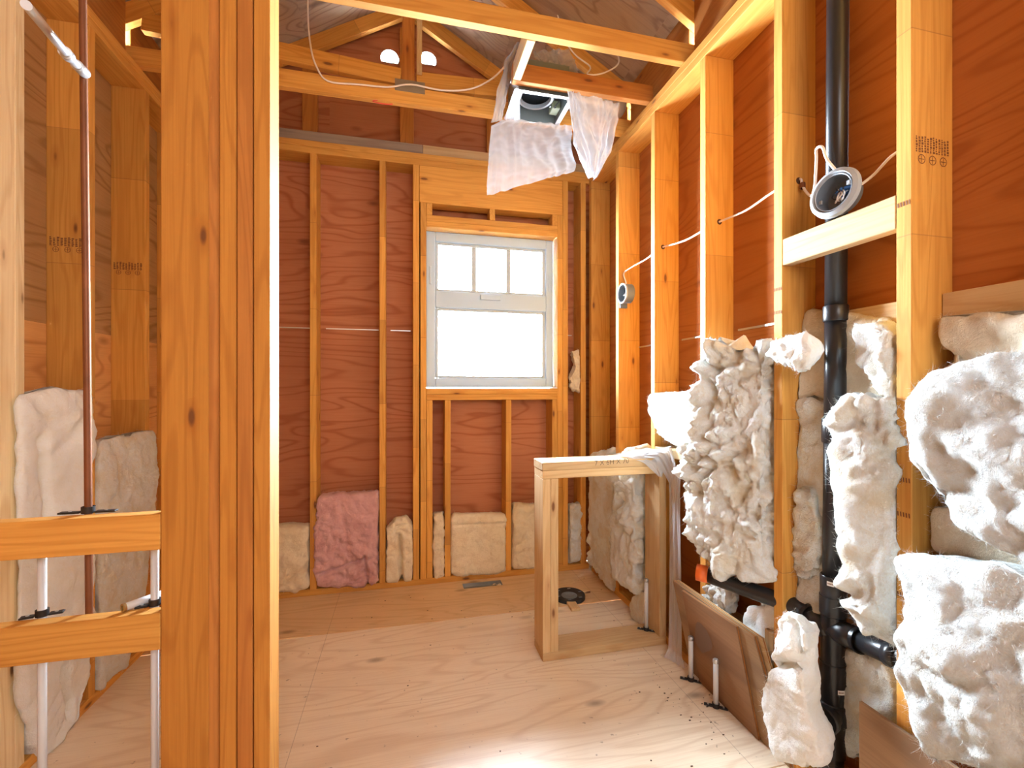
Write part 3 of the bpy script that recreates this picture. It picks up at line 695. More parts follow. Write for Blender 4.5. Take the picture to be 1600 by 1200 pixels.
for z, a0, r, mt in ((.665-.02, -.25, .0376, WHITE), (.315, .55, .0406, WHITE)):
    bm = bmesh.new(); vs = []
    for k in range(7):
        a = math.radians(190+30*k/6)+a0+.3; vs.append((bm.verts.new((r*math.cos(a), r*math.sin(a), 0)), bm.verts.new((r*math.cos(a), r*math.sin(a), .014))))
    for k in range(6): bm.faces.new((vs[k][0], vs[k+1][0], vs[k+1][1], vs[k][1]))
    mesh_obj('sticker', bm, mt, st, (sx(z).x, sx(z).y, z), True)
    bm = bmesh.new()
    for k in range(5):
        a = math.radians(194+22*k/5)+a0+.3; b = a+.05; q = [(a, .005), (b, .005), (b, .009), (a, .009)]
        bm.faces.new([bm.verts.new(((r+.0003)*math.cos(t), (r+.0003)*math.sin(t), z2)) for t, z2 in q])
    mesh_obj('sticker_print', bm, INK, st, (sx(z).x, sx(z).y, z))
# branch to the orange cap (runs through a hole in the stud) and branch to the right
b1 = sx(.485); q0 = onx(1236, 946, 1.30)
hole = Vector((1.305, 1.296, .515)); far = Vector((1.19, 1.50, .525)); cap0 = Vector((1.158, 1.553, .532)); cap1 = Vector((1.128, 1.582, .534))
tube('branch_fitting', [b1, b1+(hole-b1)*.62], .0345, BLACK, st, 24)
lathe('pipe_ring', [(.034, 0), (.037, 0), (.037, .012), (.034, .012)], b1+(hole-b1)*.62, hole-b1, BLACK, st, 28)
tube('branch_pipe', [b1+(hole-b1)*.6, hole, far, cap0], [.0285]*4, BLACK, st, 24)
tube('end_cap', [cap0, cap1], [.0325, .0315], ORANGE, st, 28, label='orange end cap')
cdir = (cap1-cap0).normalized(); bm = bmesh.new()
for (u, v, a, b) in ((-.010, -.010, .005, .02), (-.010, -.010, .02, .004), (-.010, .006, .02, .004), (.005, -.010, .005, .02), (-.002, -.008, .004, .016)):
    bm.faces.new([bm.verts.new(x) for x in ((u, 0, v), (u+a, 0, v), (u+a, 0, v+b), (u, 0, v+b))])
o = mesh_obj('cap_marking', bm, WHITE, None, (0, 0, 0)); o.parent = st; o.location = cap1+cdir*.0006-st.location; o.rotation_euler = cdir.to_track_quat('-Y', 'Z').to_euler()
b2 = sx(.50); r1 = Vector((1.325, 1.085, .508)); r2 = Vector((1.318, .99, .522)); r3 = Vector((1.315, .90, .535))
tube('elbow', [b2, b2.lerp(r1, .5), r1], [.034, .0355, .0355], BLACK, st, 24)
lathe('pipe_ring', [(.034, 0), (.0375, 0), (.0375, .012), (.034, .012)], r1, r2-r1, BLACK, st, 28)
tube('branch_pipe', [r1, r2, r3, Vector((1.312, .7, .56))], .030, BLACK, st, 24); tube('coupling', [r2, r2.lerp(r3, .35)], .035, BLACK, st, 24)
# left plumbing
cpt, cpb = ony(130, 67, YP+.052), ony(139.5, 960, YP+.052)
cpipe = tube('copper_pipe', [cpb-Vector((0, 0, .06)), cpb, cpb.lerp(cpt, .5)+Vector((.001, 0, 0)), cpt, cpt+(cpt-cpb)*.35], .0078, COPPER, None, 16, smooth_n=3)
tag(cpipe, 'long aged copper pipe running up behind the cross blocks at left', 'pipe')
for q in (): pass
sh = empty('supply_pipe', (-1.1, YP, 2.06), 'dull silver pipe coming off the copper pipe near the top left', 'pipe')
a = ony(132, 114, YP+.045); b = ony(107, 88, 1.22); c = ony(84, 60, 1.13)
tube('fitting', [a, a.lerp(b, .5)], .012, STEEL, sh, 16); tube('pipe', [a.lerp(b, .4), b, c, c+(c-b)*1.5], .0085, STEEL, sh, 16); tube('coupling', [b.lerp(c, .0), b.lerp(c, .25)], .0125, STEEL, sh, 16)
def clamp(name_parent, p, r, ax, mt=BLACK2, plate=.028):
    """split pipe clamp with a flat nailing ear each side"""
    lathe('clamp', [(r+.0008, 0), (r+.004, 0), (r+.004, .016), (r+.0008, .016)], p, (0, 0, 1), mt, name_parent, 20)
    for s in (-1, 1):
        e = p+Vector(ax).normalized()*s*(r+plate*.62); bm = box_bm(plate, .017, .0045, .0015)
        o = mesh_obj('clamp_ear', bm, mt, None, e-name_parent.location); o.rotation_euler = (0, 0, math.atan2(ax[1], ax[0])); o.location.z += .0025; o.parent = name_parent
        lathe('nail', [(0, .0022), (.0035, .002), (.0035, 0)], e+Vector((0, 0, .005)), (0, 0, 1), STEEL, name_parent, 10)
lp = (('white riser pipe passing behind the left end of the lower cross block', 66, .705), ('white riser pipe beside the flat post at the right end of the cross blocks', 242, .70))
for lab, px, zt in lp:
    p = ony(px, 930, YP+.0515); t = empty('riser_pipe', (p.x, p.y, 0), lab, 'pipe')
    tube('pipe', [(p.x, p.y, 0.0005), (p.x, p.y, .95)], .0088, PEX, t, 16); clamp(t, Vector((p.x, p.y, .712)), .0088, (1, .25, 0))
ccx = ony(138, 800, YP+.052).x
t = empty('pipe_clamp', (ccx, YP+.052, .955), 'flat black clamp holding the copper pipe on the upper cross block', 'clamp'); clamp(t, Vector((ccx, YP+.052, .9555)), .0098, (1, 0, 0), plate=.045)
p = ony(196, 948, YP+.03); p.z = .7228; t = empty('stub_pipe', tuple(p), 'small brass-ringed white pipe end behind the lower cross block', 'pipe')
tube('pipe', [p, p+Vector((.05, .06, -.0))], .0095, PEX, t, 16); lathe('ring', [(.006, 0), (.0105, 0), (.0105, .006), (.006, .006)], p-Vector((.004, .005, 0)), (.64, .77, 0), flat('brass', (.45, .32, .14), .35, .8), t, 20)
def stub(p, h, lab, cap=True):
    t = empty('pipe_stub', p, lab, 'pipe'); P = Vector(p)
    tube('pipe', [P, P+Vector((0, 0, h))], .0098, PEX, t, 18); lathe('cap', [(.0105, 0), (.0115, .002), (.0115, .012), (.0085, .016), (0, .016)], P+Vector((0, 0, h-.010)), (0, 0, 1), STEEL, t, 18)
    clamp(t, P+Vector((0, 0, .0005)), .0098, (.8, -.6, 0), BLACK2, .03)
stub((1.203, 1.727, .0005), .185, 'farther white capped pipe stub rising from the floor before the leaning boards')
stub((1.199, 1.56, .0005), .185, 'nearer white capped pipe stub before the leaning boards')
stub((1.190, 2.075, .0385), .255, 'white capped pipe stub standing inside the low lumber frame')
# ================================================================ LEANING BOARDS
def leaning(c, th, mat, lab, ply=False):
    """a sheet given by its four corners TL TR BR BL, thickness th toward the wall, with visible plies"""
    c = [Vector(q) for q in c]; n = (c[1]-c[0]).cross(c[3]-c[0]).normalized()
    if n.x < 0: n = -n
    t = empty('leaning_board', (c[2]+c[3])/2, lab, 'board')
    lay = [('face', 0, .32, mat), ('core', .32, .68, DARKL[1]), ('back', .68, 1, mat)]
    for nm, a, b, m in lay:
        bm = bmesh.new(); ins = .0008 if nm == 'core' else 0; cc = sum(c, Vector())/4
        v0 = [bm.verts.new(q+(cc-q).normalized()*ins+n*th*a) for q in c]; v1 = [bm.verts.new(q+(cc-q).normalized()*ins+n*th*b) for q in c]
        bm.faces.new(v0); bm.faces.new(v1[::-1])
        for k in range(4): bm.faces.new((v0[k], v1[k], v1[(k+1) % 4], v0[(k+1) % 4]))
        bmesh.ops.recalc_face_normals(bm, faces=bm.faces); bmesh.ops.translate(bm, vec=-t.location, verts=bm.verts)
        mesh_obj(nm, bm, m, t, t.location)
    return t
t = leaning([(1.197, 1.785, .366), (1.197, 1.445, .378), (1.232, 1.375, .003), (1.232, 1.71, .003)], .011, OSB1, 'brown stained fibreboard leaning out against the two pipe stubs')
bm = bmesh.new(); vs = [bm.verts.new((0, .05*math.cos(a)*(1+.2*math.sin(3*a)), .075*math.sin(a)*(1+.15*math.cos(2*a)))) for a in [k*math.pi/12 for k in range(24)]]; bm.faces.new(vs)
o = mesh_obj('stain', bm, flat('damp_stain', (.15, .085, .05), .7), None); o.parent = t; o.location = Vector((1.197+.035*.42-.0013, 1.66, .215))-t.location; o.rotation_euler = (.55, math.radians(-5.4), 0)
leaning([(1.209, 1.872, .372), (1.209, 1.372, .378), (1.2435, 1.25, .003), (1.2435, 1.78, .003)], .014, plywood('osb_grey', 1, 2, (.34, .22, .12), (.20, .12, .07), freq=8), 'wider weathered board standing behind the brown fibreboard')
leaning([(1.226, 1.868, .374), (1.226, 1.352, .380), (1.260, 1.25, .041), (1.260, 1.76, .041)], .011, PALE[1], 'rearmost of the leaning boards, only its pale top edge showing')
p = onx(1357, 1092, 1.27); q = onx(1440, 1150, 1.27)
bm_ = board('floor_board', 1.235, 1.246, .62, p.y+.0, .003, p.z, plywood('scrap_ply', 1, 2, (.34, .22, .13), (.2, .12, .07), freq=8)); tag(bm_, 'low weathered board edge at the foot of the nearest right stud', 'board')
# ================================================================ FLOOR ITEMS
cf = Vector((.968, 2.585, 0)); t = empty('toilet_flange', cf, 'round black closet flange on the floor beyond the low frame', 'flange')
lathe('ring', [(.048, .002), (.048, .012), (.060, .014), (.082, .020), (.094, .020), (.096, .014), (.096, .0005), (.05, .0005)], cf, (0, 0, 1), BLACK2, t, 40)
lathe('plug', [(.0, .010), (.03, .010), (.036, .014), (.0475, .013), (.0475, .004)], cf, (0, 0, 1), GREYP, t, 32)
for k in range(6): a = k*math.pi/3+.2; board('slot', cf.x+.075*math.cos(a)-.010, cf.x+.075*math.cos(a)+.010, cf.y+.075*math.sin(a)-.004, cf.y+.075*math.sin(a)+.004, .0195, .0212, STEEL if k == 1 else GREYP, t, .0005)
o = board('wood_scrap', -.026, .026, -.05, .05, .0005, .018, PALE); o.location = (.945, 2.46, .0095); o.rotation_euler = (0, 0, -.05); tag(o, 'small pale wood offcut lying in front of the black floor flange', 'wood scrap')
o = board('wood_scrap', -.03, .03, -.014, .014, .0005, .018, PALE); o.location = (1.085, 2.62, .0095); tag(o, 'thin pale wood offcut lying right of the black floor flange', 'wood scrap')
rs = random.Random(5)
crumb = empty('floor_debris', (.9, 1.5, 0), 'scattered sawdust crumbs and chips on the plywood floor', 'debris'); crumb['kind'] = 'stuff'
bm = bmesh.new()
for k in range(90):
    x, y = (rs.uniform(-.45, 1.2), rs.uniform(1.1, 2.9)) if k < 50 else (1.1+rs.gauss(0, .07), 1.6+rs.gauss(0, .18))
    s = rs.uniform(.0012, .004); box_bm(s*rs.uniform(1, 2.5), s, s*.5, 0, bm, (x, y, s*.26))
C.objects.unlink(crumb); bpy.data.objects.remove(crumb)
o = mesh_obj('floor_debris', bm, flat('crumbs', (.10, .06, .04), .9, noise=.6)); tag(o, 'scattered dark crumbs and chips on the plywood floor', 'debris', None, 'stuff')
# ================================================================ ELECTRICAL
big = Vector((XR-.012, 1.093, 1.845)); t = empty('lamp_box', big, 'large round grey electrical box resting on the pale cross block', 'electrical box')
ad = Vector((1, .12, -.10)).normalized()
lathe('flange', [(.052, .004), (.060, -.012), (.071, -.006), (.0735, .006), (.068, .010), (.055, .012), (.052, .012)], big, ad, GREYR, t, 48)
lathe('body', [(.0545, -.004), (.0545, .043), (.050, .046), (0, .046), (0, .043), (.049, .043), (.052, .039), (.052, -.004), (.0545, -.004)], big, ad, GREYP, t, 40)
lathe('rim', [(.0515, -.006), (.0535, -.009), (.0555, -.006), (.0535, -.003), (.0515, -.006)], big, ad, GREYR, t, 40)
for s in (-1, 1): o = board('screw_tab', -.003, .003, -.005, .005, -.006, .006, STEEL, None, .001); o.parent = t; o.location = Vector((0, s*.045, -s*.012))
for k in range(3):
    p = big+Vector((.02, .012-.012*k, .012+.005*(k % 2))); lathe('wire_nut', [(0, .0), (.004, .001), (.0075, .018), (.0075, .024), (.005, .026)], p, (.5, -.3, -1+.5*k), BLUE, t, 12)
for k in range(7):
    rr = random.Random(k); p0 = big+Vector((.036, rr.uniform(-.03, .03), rr.uniform(-.02, .03)))
    tube('wire', [p0, big+Vector((.015, rr.uniform(-.03, .02), rr.uniform(-.035, .01))), big+Vector((.010, rr.uniform(-.025, .025), rr.uniform(-.03, .0))), big+Vector((.03, rr.uniform(-.01, .01), .015))], .0013 if k % 3 else .0018, (CABLE, WHITE, BLACK2)[k % 3], t, 6, smooth_n=5)
sm = Vector((XR-.008, 2.452, 1.822)); t = empty('lamp_box', sm, 'small round grey electrical box on the far stud near the window corner', 'electrical box')
lathe('body', [(.056, 0), (.056, .052), (.050, .055), (0, .055), (0, .051), (.052, .050), (.053, 0), (.056, 0)], sm, (1, 0, 0), GREYP, t, 40)
lathe('rim', [(.050, .002), (.052, -.004), (.0585, -.004), (.060, .001), (.058, .006)], sm, (1, 0, 0), GREYR, t, 40)
board('bracket', XR+.004, XR+.05, 2.500, 2.5145, 1.745, 1.79, GREYP, t)
for k in range(3): tube('wire', [sm+Vector((.045, .01*k, .03)), sm+Vector((.01, .012*k-.01, -.01)), sm+Vector((.03, -.02, -.02+.01*k))], .002, (WHITE, CABLE, BLACK2)[k], t, 6, smooth_n=4)
ZC = 1.98
cb = tube('cable', [sm+Vector((.03, .012, .058)), (1.29, 2.485, 1.90), (1.285, 2.50, 1.955), (1.30, 2.42, 1.975), (1.315, 2.30, 1.985), (1.305, 2.147, 1.993), (1.305, 2.109, 1.996), (1.315, 1.93, 1.975), (1.325, 1.745, 1.985), (1.325, 1.70, 1.983), (1.33, 1.55, 1.975), (1.33, 1.42, 1.99), (1.33, 1.335, 1.99), (1.33, 1.294, 1.985),
    (1.325, 1.283, 1.965), (1.318, 1.262, 1.93), (1.30, 1.222, 1.895), (1.285, 1.195, 1.915), (1.275, 1.18, 1.99), (1.265, 1.17, 2.018), (1.26, 1.145, 2.01), (1.262, 1.128, 1.96), (1.29, 1.10, 1.895)], .0042, CABLE, None, 8, smooth_n=5)
tag(cb, 'white cable strung through the right wall studs between the two boxes', 'cable')
for pz, y in ((1.996, 2.1085), (1.983, 1.7015), (1.98, 1.2955)):
    lathe('cable_hole', [(0, 0), (.011, 0), (.012, .001)], (1.305 if y > 2 else 1.326, y-.0009, pz), (0, 1, 0), flat('hole_dark', (.07, .025, .008), .9), wr, 16)
lathe('staple', [(.006, 0), (.009, 0), (.009, .02), (.006, .02)], (1.320, 1.275, 1.945), (.3, .3, 1), COPPER, wr, 10)
cb = tube('cable', [big+Vector((.045, -.045, .01)), (1.305, 1.02, 1.875), (1.30, .97, 1.90), (1.315, .925, 1.915), (1.318, .905, 1.92)], .0042, CABLE, None, 8, smooth_n=5)
tag(cb, 'short white cable leaving the large box toward the near stud', 'cable')
Yc = 2.455
cq = [ony(484, -90, Yc+.2), ony(481, 10, Yc+.1), ony(485, 70, Yc), ony(495, 105, Yc), ony(513, 127, Yc), ony(560, 132, Yc), ony(606, 136, Yc), ony(642, 132, Yc), ony(690, 141, Yc), ony(735, 139, Yc), ony(770, 122, 2.42), ony(795, 96, 2.35), ony(806, 78, 2.3)]
cb = tube('cable', cq, .0045, CABLE, None, 8, smooth_n=5); tag(cb, 'white cable sagging along the last roof truss toward the fan', 'cable')
cq = [ony(868, 10, 2.42), ony(880, 55, 2.36), ony(897, 84, 2.35), ony(922, 104, 2.33), ony(918, 116, 2.30), ony(940, 115, 2.28), ony(962, 104, 2.28), ony(967, 92, 2.30), ony(958, 74, 2.34), ony(930, 40, 2.40)]
cb = tube('cable', cq, .004, CABLE, None, 8, smooth_n=5); tag(cb, 'looped white cable hanging above the cross joist right of the fan', 'cable')
# ================================================================ FAN BOX AND PLASTIC
fx0, fx1, fy0_, fy1_ = .560, .832, 2.215, 2.455
fz = ZP-.012
t = empty('ceiling_fan_box', ((fx0+fx1)/2, (fy0_+fy1_)/2, fz), 'square metal bath fan housing open at the bottom, between the ceiling joists', 'fan')
th = .0012
for a in ((fx0, fx0+th, fy0_, fy1_), (fx1-th, fx1, fy0_, fy1_), (fx0+.002, fx1-.002, fy0_, fy0_+th), (fx0+.002, fx1-.002, fy1_-th, fy1_)): board('housing_side', *a, fz+.002, fz+.17, DUCTIN, t, 0)
board('housing_top', fx0, fx1, fy0_, fy1_, fz+.17, fz+.172, DUCTIN, t, 0)
for a in ((fx0-.018, fx0+.004, fy0_-.016, fy1_+.008), (fx1-.004, fx1+.022, fy0_-.016, fy1_+.008), (fx0+.0045, fx1-.0045, fy0_-.016, fy0_+.004), (fx0+.0045, fx1-.0045, fy1_-.004, fy1_+.008)): board('mounting_flange', *a, fz-.0015, fz+.0005, STEEL, t, .0003)
cc = Vector(((fx0+fx1)/2-.012, fy0_+.12, fz+.055))
lathe('blower_ring', [(.080, .03), (.084, 0), (.092, -.003), (.098, .002), (.098, .02), (.094, .10), (.080, .10), (.080, .03)], cc, (0, 0, 1), GREYR, t, 48)
lathe('blower_opening', [(0, .02), (.079, .018), (.080, .03)], cc, (0, 0, 1), flat('matt_black', (.006, .007, .008), .95, 0, .05), t, 40)
for k in range(3):
    a = k*2.1+.4; q = cc+Vector((.105*math.cos(a), .105*math.sin(a), -.004)); lathe('screw', [(0, -.003), (.005, -.002), (.005, .004)], q, (0, 0, 1), STEEL, t, 12)
board('wiring_cover', fx1-.05, fx1-.003, fy0_+.13, fy0_+.20, fz+.03, fz+.07, flat('olive', (.25, .27, .16), .5), t, .004)
tube('duct_wire', [(fx1-.03, fy0_+.06, fz+.03), (fx1-.05, fy0_+.10, fz+.01), (fx1-.025, fy0_+.14, fz+.04)], .003, BLACK2, t, 6, smooth_n=4)
dt = tube('flex_duct', [(fx1+.01, 2.36, 2.90), (1.02, 2.38, 2.885), (1.22, 2.40, 2.88)], .05, flat('silver_duct', (.62, .64, .67), .35, .6), None, 24, smooth_n=4); tag(dt, 'silver flexible duct leaving the right side of the fan box', 'duct')
def film_sheet(name, label, L, R, fold, mat, amp=.012, freq=9., seed=0, nr=60, nc=50, cat='plastic sheet', parent=None, bow=0., fdir=(0, -1, 0)):
    """thin plastic: rows run from the polyline L to the polyline R; folds hang downward"""
    A, B = resample([tuple(q) for q in L], nr), resample([tuple(q) for q in R], nr)
    u = np.linspace(0, 1, nc)[None, :, None]; P = A[:, None]*(1-u)+B[:, None]*u; tt = np.linspace(0, 1, nr)[:, None]; uu = u[..., 0]
    fd = np.array(fdir, float); q = np.stack([uu*freq+0*tt, tt*freq*.28+0*uu, 0*tt*uu+seed*3.3], -1).reshape(-1, 3)
    w1 = (1-np.abs(pn(q+pn(q*.7+9)[:, None]*.6))*2.2)
    q3 = np.stack([uu*4+tt*3, tt*5-uu*2, 0*tt*uu+seed*1.7], -1).reshape(-1, 3); w2 = (1-np.abs(pn(q3))*3)
    w3 = pn(np.stack([uu*22+0*tt, tt*22+0*uu, 0*tt*uu+seed], -1).reshape(-1, 3))*.12
    d = (w1*fold+w2*.22*fold+w3).reshape(nr, nc)*amp+bow*np.sin(np.pi*uu)*np.ones_like(tt)
    P = P+fd*d[..., None]
    V = P.reshape(-1, 3); org = V.mean(0); ii, jj = np.meshgrid(np.arange(nr-1), np.arange(nc-1), indexing='ij')
    Fc = np.stack([ii*nc+jj, (ii+1)*nc+jj, (ii+1)*nc+jj+1, ii*nc+jj+1], -1).reshape(-1, 4)
    me = bpy.data.meshes.new(name); me.from_pydata((V-org).tolist(), [], Fc.tolist()); me.materials.append(mat); me.polygons.foreach_set('use_smooth', [True]*len(me.polygons))
    o = bpy.data.objects.new(name, me); o.location = org
    if parent: link(o, parent)
    else: C.objects.link(o); tag(o, label, cat)
    return o
bag = empty('plastic_wrap', (.70, 2.2, 2.6), 'torn milky plastic wrap hanging down round the fan box', 'plastic sheet')
Pz = lambda px, py, Y: tuple(ony(px, py, Y))
film_sheet('hanging_sheet', None, [Pz(785, 187, 2.19), Pz(768, 195, 2.16), Pz(763, 240, 2.13), Pz(760, 307, 2.13)], [Pz(893, 198, 2.19), Pz(891, 230, 2.17), Pz(899, 262, 2.14), Pz(897, 268, 2.13)], 1, FILM, .016, 7, 1, parent=bag)
film_sheet('hanging_sheet', None, [Pz(887, 142, 2.20), Pz(893, 200, 2.13), Pz(893, 228, 2.11), Pz(920, 279, 2.11)], [Pz(965, 166, 2.22), Pz(962, 195, 2.18), Pz(956, 235, 2.15), Pz(930, 280, 2.13)], 1, FILM2, .028, 6, 2, parent=bag)
film_sheet('folded_sheet', None, [Pz(884, 145, 2.17), Pz(890, 180, 2.12), Pz(898, 225, 2.09), Pz(916, 272, 2.09)], [Pz(905, 148, 2.17), Pz(915, 190, 2.11), Pz(935, 240, 2.07), Pz(928, 278, 2.08)], 1, FILM2, .02, 4, 6, parent=bag, nc=30)
film_sheet('side_sheet', None, [Pz(812, 66, 2.10), Pz(790, 98, 2.14), Pz(784, 130, 2.16), Pz(770, 192, 2.16)], [Pz(818, 66, 2.45), Pz(800, 100, 2.45), Pz(800, 132, 2.30), Pz(787, 188, 2.19)], 1, FILM, .014, 4, 3, parent=bag, fdir=(-1, 0, 0), nc=36)
film_sheet('wrapped_corner', None, [(fx0-.03, fy0_-.03, fz-.006), (fx0-.025, fy1_+.0, fz-.005), (fx0+.02, fy1_+.002, fz-.004)], [(fx0+.015, fy0_-.02, fz-.009), (fx0+.02, fy0_+.06, fz-.006), (fx0+.07, fy1_+.002, fz-.012)], 1, FILM2, .008, 4, 4, parent=bag, fdir=(0, 0, -1), nc=30)
film_sheet('upper_sheet', None, [Pz(832, 84, 2.30), Pz(840, 112, 2.25)], [Pz(888, 78, 2.30), Pz(905, 118, 2.26)], 1, FILM, .02, 4, 5, parent=bag, nc=40, nr=30)
film_sheet('draped_plastic', 'sheet of milky plastic draped over the low frame end and down to the floor',
    [Vector((1.05, 2.10, .926)), Vector((1.10, 2.03, .926)), Vector((1.19, 1.985, .921)), Vector((1.262, 1.975, .80)), Vector((1.256, 1.97, .4)), Vector((1.225, 1.925, .03)), Vector((1.185, 1.90, .004))],
    [Vector((1.20, 2.19, .936)), Vector((1.24, 2.10, .94)), Vector((1.252, 1.95, .985)), Vector((1.246, 1.865, .84)), Vector((1.246, 1.855, .4)), Vector((1.246, 1.85, .03)), Vector((1.23, 1.80, .004))], 1, FILM2, .010, 3, 7, nr=110, nc=40, fdir=(-.9, -.4, .3))
film_sheet('draped_corner', 'loose pointed corner of milky plastic over the front of the low frame', [Vector((1.02, 2.08, .926)), Vector((1.06, 2.01, .925)), Vector((1.13, 1.990, .895)), Vector((1.20, 1.978, .835))],
    [Vector((1.24, 2.16, .945)), Vector((1.25, 2.05, .95)), Vector((1.252, 1.985, .91)), Vector((1.215, 1.975, .83))], 1, FILM2, .006, 3, 9, nr=40, nc=40, fdir=(-.2, -.5, .8))
# ================================================================ INSULATION
GRN = 'wool batts in the right wall bays'
def B(*a, **k): return batt(*a, **k)
# right wall, far end
B('white batt filling the corner bay right of the window wall', 'x', 1.30, [(925, 712), (922, 800), (926, 880), (945, 905)], [(962, 700), (960, 800), (958, 870), (962, 925)], .07, .08, W_WHITE, GRN, fr=11, seed=1)
B('billowy white batt behind the low frame, between the first two studs', 'x', 1.27, [(940, 716), (962, 760), (958, 840), (962, 905)], [(1012, 697), (1012, 780), (1012, 860), (1010, 925)], .10, .11, W_WHITE, GRN, amp=.022, fr=10, seed=2, fuzz=1500)
B('little white tuft on the floor behind the low frame upright', 'x', 1.235, [(989, 932), (986, 948), (990, 968)], [(1008, 926), (1009, 945), (1007, 985)], .012, .012, W_WHITE, None, amp=.01, fr=16, seed=3, fuzz=200, res=.006, free=True)
B('white cut batt sitting on the wall block above the plastic', 'x', 1.30, [(1015, 614), (1016, 640), (1028, 676), (1040, 690)], [(1096, 612), (1096, 640), (1096, 670), (1090, 704)], .075, .08, W_WHITE, GRN, amp=.010, fr=14, seed=4)
B('huge torn cauliflower-like batt spilling over the third stud', 'x', 1.22,
  [(1100, 545), (1096, 600), (1086, 680), (1078, 745), (1084, 805), (1096, 855), (1118, 884)], [(1207, 536), (1206, 600), (1207, 680), (1206, 760), (1207, 820), (1207, 870), (1208, 908)], (.06, .10, .08), .15, W_WHITE, GRN, amp=.037, fr=9, low=.03, res=.005, seed=5, fuzz=3500, slope=.3,
  lumps=((1180, 575, .05, .03), (1115, 700, .07, .03), (1165, 640, .05, .02), (1190, 770, .035, .03), (1110, 800, .06, .02)), creases=((1120, 560, 1110, 640, .02, .03), (1150, 690, 1170, 760, .03, .03), (1170, 600, 1185, 680, .015, .03)))
B('torn shred of wool wrapped across the fourth stud', 'x', 1.235, [(1206, 536), (1207, 552), (1212, 562)], [(1262, 522), (1272, 545), (1258, 578)], .025, .02, W_SOFT, None, amp=.02, fr=22, low=.01, res=.004, seed=6, fuzz=900, flen=.02, free=True)
# pipe bay
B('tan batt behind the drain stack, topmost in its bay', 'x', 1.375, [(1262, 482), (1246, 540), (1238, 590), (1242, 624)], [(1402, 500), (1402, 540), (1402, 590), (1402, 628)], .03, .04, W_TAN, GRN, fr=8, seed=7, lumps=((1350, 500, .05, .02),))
B('white curled strip of wool along the near stud above the right lower batt', 'x', 1.31, [(1332, 506), (1338, 545), (1358, 590), (1392, 624)], [(1372, 504), (1400, 520), (1402, 580), (1402, 626)], .05, .05, W_WHITE, None, amp=.02, fr=14, seed=8, fuzz=700)
B('pale wool column squeezed between the fourth stud and the drain stack', 'x', 1.365, [(1246, 626), (1240, 700), (1238, 780), (1234, 860), (1238, 910), (1258, 955)], [(1298, 628), (1298, 720), (1294, 800), (1292, 880), (1290, 940), (1289, 968)], .045, .03, W_WHITE, GRN, amp=.016, fr=11, seed=9, fuzz=1500)
B('torn white tuft low beside the drain stack', 'x', 1.325, [(1248, 758), (1240, 830), (1235, 880), (1248, 905)], [(1270, 760), (1282, 830), (1278, 880), (1268, 908)], .03, .04, W_WHITE, None, amp=.018, fr=15, seed=10, fuzz=900)
B('tall white batt bulging right of the drain stack', 'x', 1.275, [(1312, 628), (1312, 700), (1316, 780), (1324, 850), (1328, 900), (1340, 955), (1358, 985)], [(1402, 626), (1402, 700), (1402, 780), (1402, 860), (1402, 920), (1402, 980), (1402, 1008)], .06, .11, W_WHITE, GRN, amp=.022, fr=10, low=.03, seed=11, fuzz=2500, slope=.12, lumps=((1360, 760, .08, .02),), creases=((1350, 650, 1385, 690, .03, .02),))
B('cream and white batt under the side branch of the drain', 'x', 1.36, [(1322, 1010), (1320, 1070), (1318, 1140), (1318, 1180)], [(1402, 1040), (1402, 1080), (1402, 1140), (1402, 1190)], .03, .03, W_WHITE, GRN, amp=.014, fr=10, seed=12)
B('smooth folded white batt standing on the floor before the drain stack', 'x', 1.20, [(1222, 956), (1214, 1005), (1205, 1045), (1192, 1075), (1196, 1120), (1204, 1150), (1214, 1185)], [(1246, 962), (1262, 990), (1262, 1040), (1262, 1080), (1266, 1115), (1276, 1150), (1282, 1185)], (.05, .06, .05), .03, W_SOFT, None, amp=.008, fr=8, low=.02, res=.004, seed=13, fuzz=900, free=True,
  creases=((1205, 1035, 1284, 1040, .012, .035), (1245, 975, 1262, 1035, .010, .025)), lumps=((1235, 1015, .03, .03), (1270, 1020, .025, .02), (1240, 1085, .05, .015)))
B('small white tuft above the leaning boards', 'x', 1.285, [(1104, 912), (1100, 930), (1112, 950)], [(1132, 908), (1138, 930), (1136, 962)], .03, .04, W_WHITE, None, amp=.016, fr=18, seed=14, fuzz=400, res=.005)
B('foil-faced grey bundle low between the leaning boards and the fourth stud', 'x', 1.31, [(1166, 946), (1162, 980), (1168, 1050), (1180, 1100)], [(1212, 944), (1216, 990), (1216, 1050), (1216, 1100)], .03, .04, W_SOFT, None, amp=.008, fr=12, seed=15, fuzz=100)
B('tan wool tuft beneath the branch pipe behind the fourth stud', 'x', 1.36, [(1186, 930), (1190, 950)], [(1212, 940), (1212, 968)], .02, .03, W_TAN, None, amp=.01, fr=14, seed=16, fuzz=150)
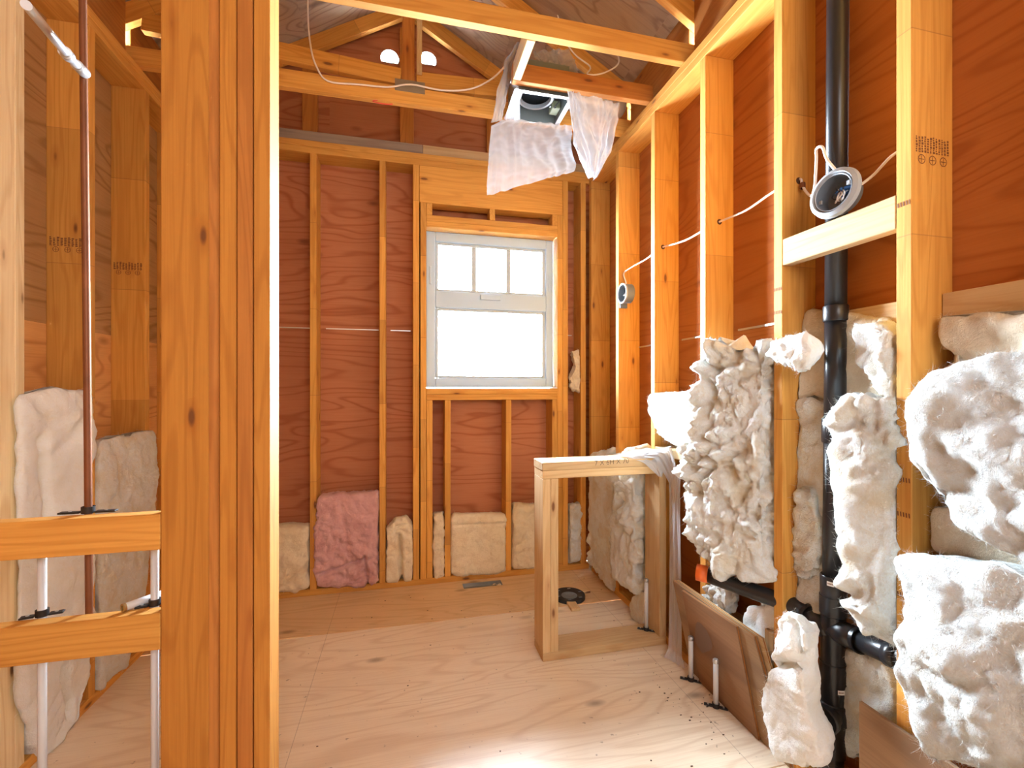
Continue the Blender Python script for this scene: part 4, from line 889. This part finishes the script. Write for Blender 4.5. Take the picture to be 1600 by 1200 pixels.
# nearest bay
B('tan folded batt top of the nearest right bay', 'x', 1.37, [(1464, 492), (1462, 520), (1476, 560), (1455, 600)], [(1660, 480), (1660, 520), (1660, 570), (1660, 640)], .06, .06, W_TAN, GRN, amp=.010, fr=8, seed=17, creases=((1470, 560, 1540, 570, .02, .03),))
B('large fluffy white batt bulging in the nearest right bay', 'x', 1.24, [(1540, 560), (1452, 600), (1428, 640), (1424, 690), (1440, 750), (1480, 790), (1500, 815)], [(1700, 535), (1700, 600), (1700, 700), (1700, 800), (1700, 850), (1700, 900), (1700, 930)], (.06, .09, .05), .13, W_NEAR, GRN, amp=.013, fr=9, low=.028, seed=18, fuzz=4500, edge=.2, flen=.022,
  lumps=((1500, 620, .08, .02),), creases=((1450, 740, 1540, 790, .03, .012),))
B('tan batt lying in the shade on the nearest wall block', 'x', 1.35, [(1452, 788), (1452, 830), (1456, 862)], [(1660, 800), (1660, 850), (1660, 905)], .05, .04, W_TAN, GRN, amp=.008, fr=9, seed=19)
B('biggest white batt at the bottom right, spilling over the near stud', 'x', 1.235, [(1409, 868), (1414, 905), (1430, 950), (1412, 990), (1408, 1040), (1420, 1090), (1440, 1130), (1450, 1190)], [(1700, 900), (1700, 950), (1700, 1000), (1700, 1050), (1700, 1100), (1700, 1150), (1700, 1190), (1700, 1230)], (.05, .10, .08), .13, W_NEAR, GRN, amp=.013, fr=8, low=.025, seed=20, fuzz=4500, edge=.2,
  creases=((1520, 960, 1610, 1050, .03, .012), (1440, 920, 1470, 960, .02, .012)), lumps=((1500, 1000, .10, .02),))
# left wall
GL = 'wool batts in the left wall bays'
B('large white batt in the left wall bay beside the bright near stud', 'x', -1.235, [(20, 612), (20, 700), (20, 800), (20, 950), (22, 1100), (60, 1190)], [(132, 616), (138, 700), (140, 800), (142, 900), (142, 1040), (122, 1130)], .05, .09, W_SOFT, GL, amp=.009, fr=6, low=.03, seed=21, fuzz=900, creases=((60, 690, 75, 800, .02, .03), (95, 1050, 110, 1110, .02, .03)))
B('white batt lapping over the left wall stud right of the copper pipe', 'x', -1.225, [(150, 686), (150, 780), (150, 900), (150, 1000), (152, 1078)], [(244, 670), (246, 740), (238, 820), (222, 950), (200, 1040)], .03, .09, W_WHITE, GL, amp=.010, fr=9, low=.012, seed=22, fuzz=1200, edge=.05)
# back wall
GB = 'wool batts along the foot of the window wall'
B('cream batt at the left end of the window wall', 'y', 3.02, [(380, 822), (380, 880), (380, 930)], [(484, 820), (484, 870), (484, 920)], .075, .07, W_BEIGE, GB, amp=.009, fr=11, seed=23)
B('pink batt stuffed between two studs of the window wall', 'y', 3.00, [(497, 772), (494, 820), (492, 870), (496, 918)], [(592, 769), (591, 810), (591, 860), (592, 912)], .085, .09, W_PINK, None, amp=.014, fr=10, low=.014, res=.006, seed=24, fuzz=1500, creases=((500, 893, 570, 870, .010, .03), (570, 865, 575, 912, .010, .03), (535, 790, 545, 850, .02, .015)))
B('cream batt folded into an arch left of the window studs', 'y', 3.00, [(618, 808), (606, 825), (604, 860), (604, 909)], [(634, 806), (645, 822), (645, 860), (644, 907)], .06, .06, W_BEIGE, GB, amp=.006, fr=12, seed=25, res=.005, creases=((624, 835, 628, 912, .012, .05),))
B('narrow cream batt strip under the left side of the window', 'y', 3.01, [(679, 803), (677, 850), (678, 903)], [(693, 800), (694, 850), (693, 902)], .05, .06, W_BEIGE, GB, amp=.006, fr=14, seed=26, res=.006, fuzz=250)
B('cream batt under the middle of the window', 'y', 3.01, [(705, 803), (704, 850), (704, 900)], [(789, 803), (789, 850), (789, 893)], .06, .07, W_BEIGE, GB, amp=.008, fr=11, seed=27, creases=((706, 818, 788, 815, .006, .01),))
B('taller cream batt under the right side of the window', 'y', 3.01, [(801, 786), (800, 840), (800, 889)], [(855, 790), (855, 840), (855, 886)], .06, .07, W_BEIGE, GB, amp=.008, fr=11, seed=28)
B('slim white batt strip between the window studs and the corner', 'y', 3.01, [(889, 790), (889, 840), (889, 880)], [(907, 786), (907, 840), (907, 876)], .05, .06, W_WHITE, GB, amp=.010, fr=14, seed=29, fuzz=300, res=.006)
B('loose crumpled tuft caught midway up the corner bay beside the window', 'y', 3.02, [(892, 548), (897, 575), (888, 590), (893, 612)], [(904, 546), (906, 575), (908, 590), (905, 614)], .04, .03, W_BEIGE, None, amp=.015, fr=20, seed=30, fuzz=300, res=.004)
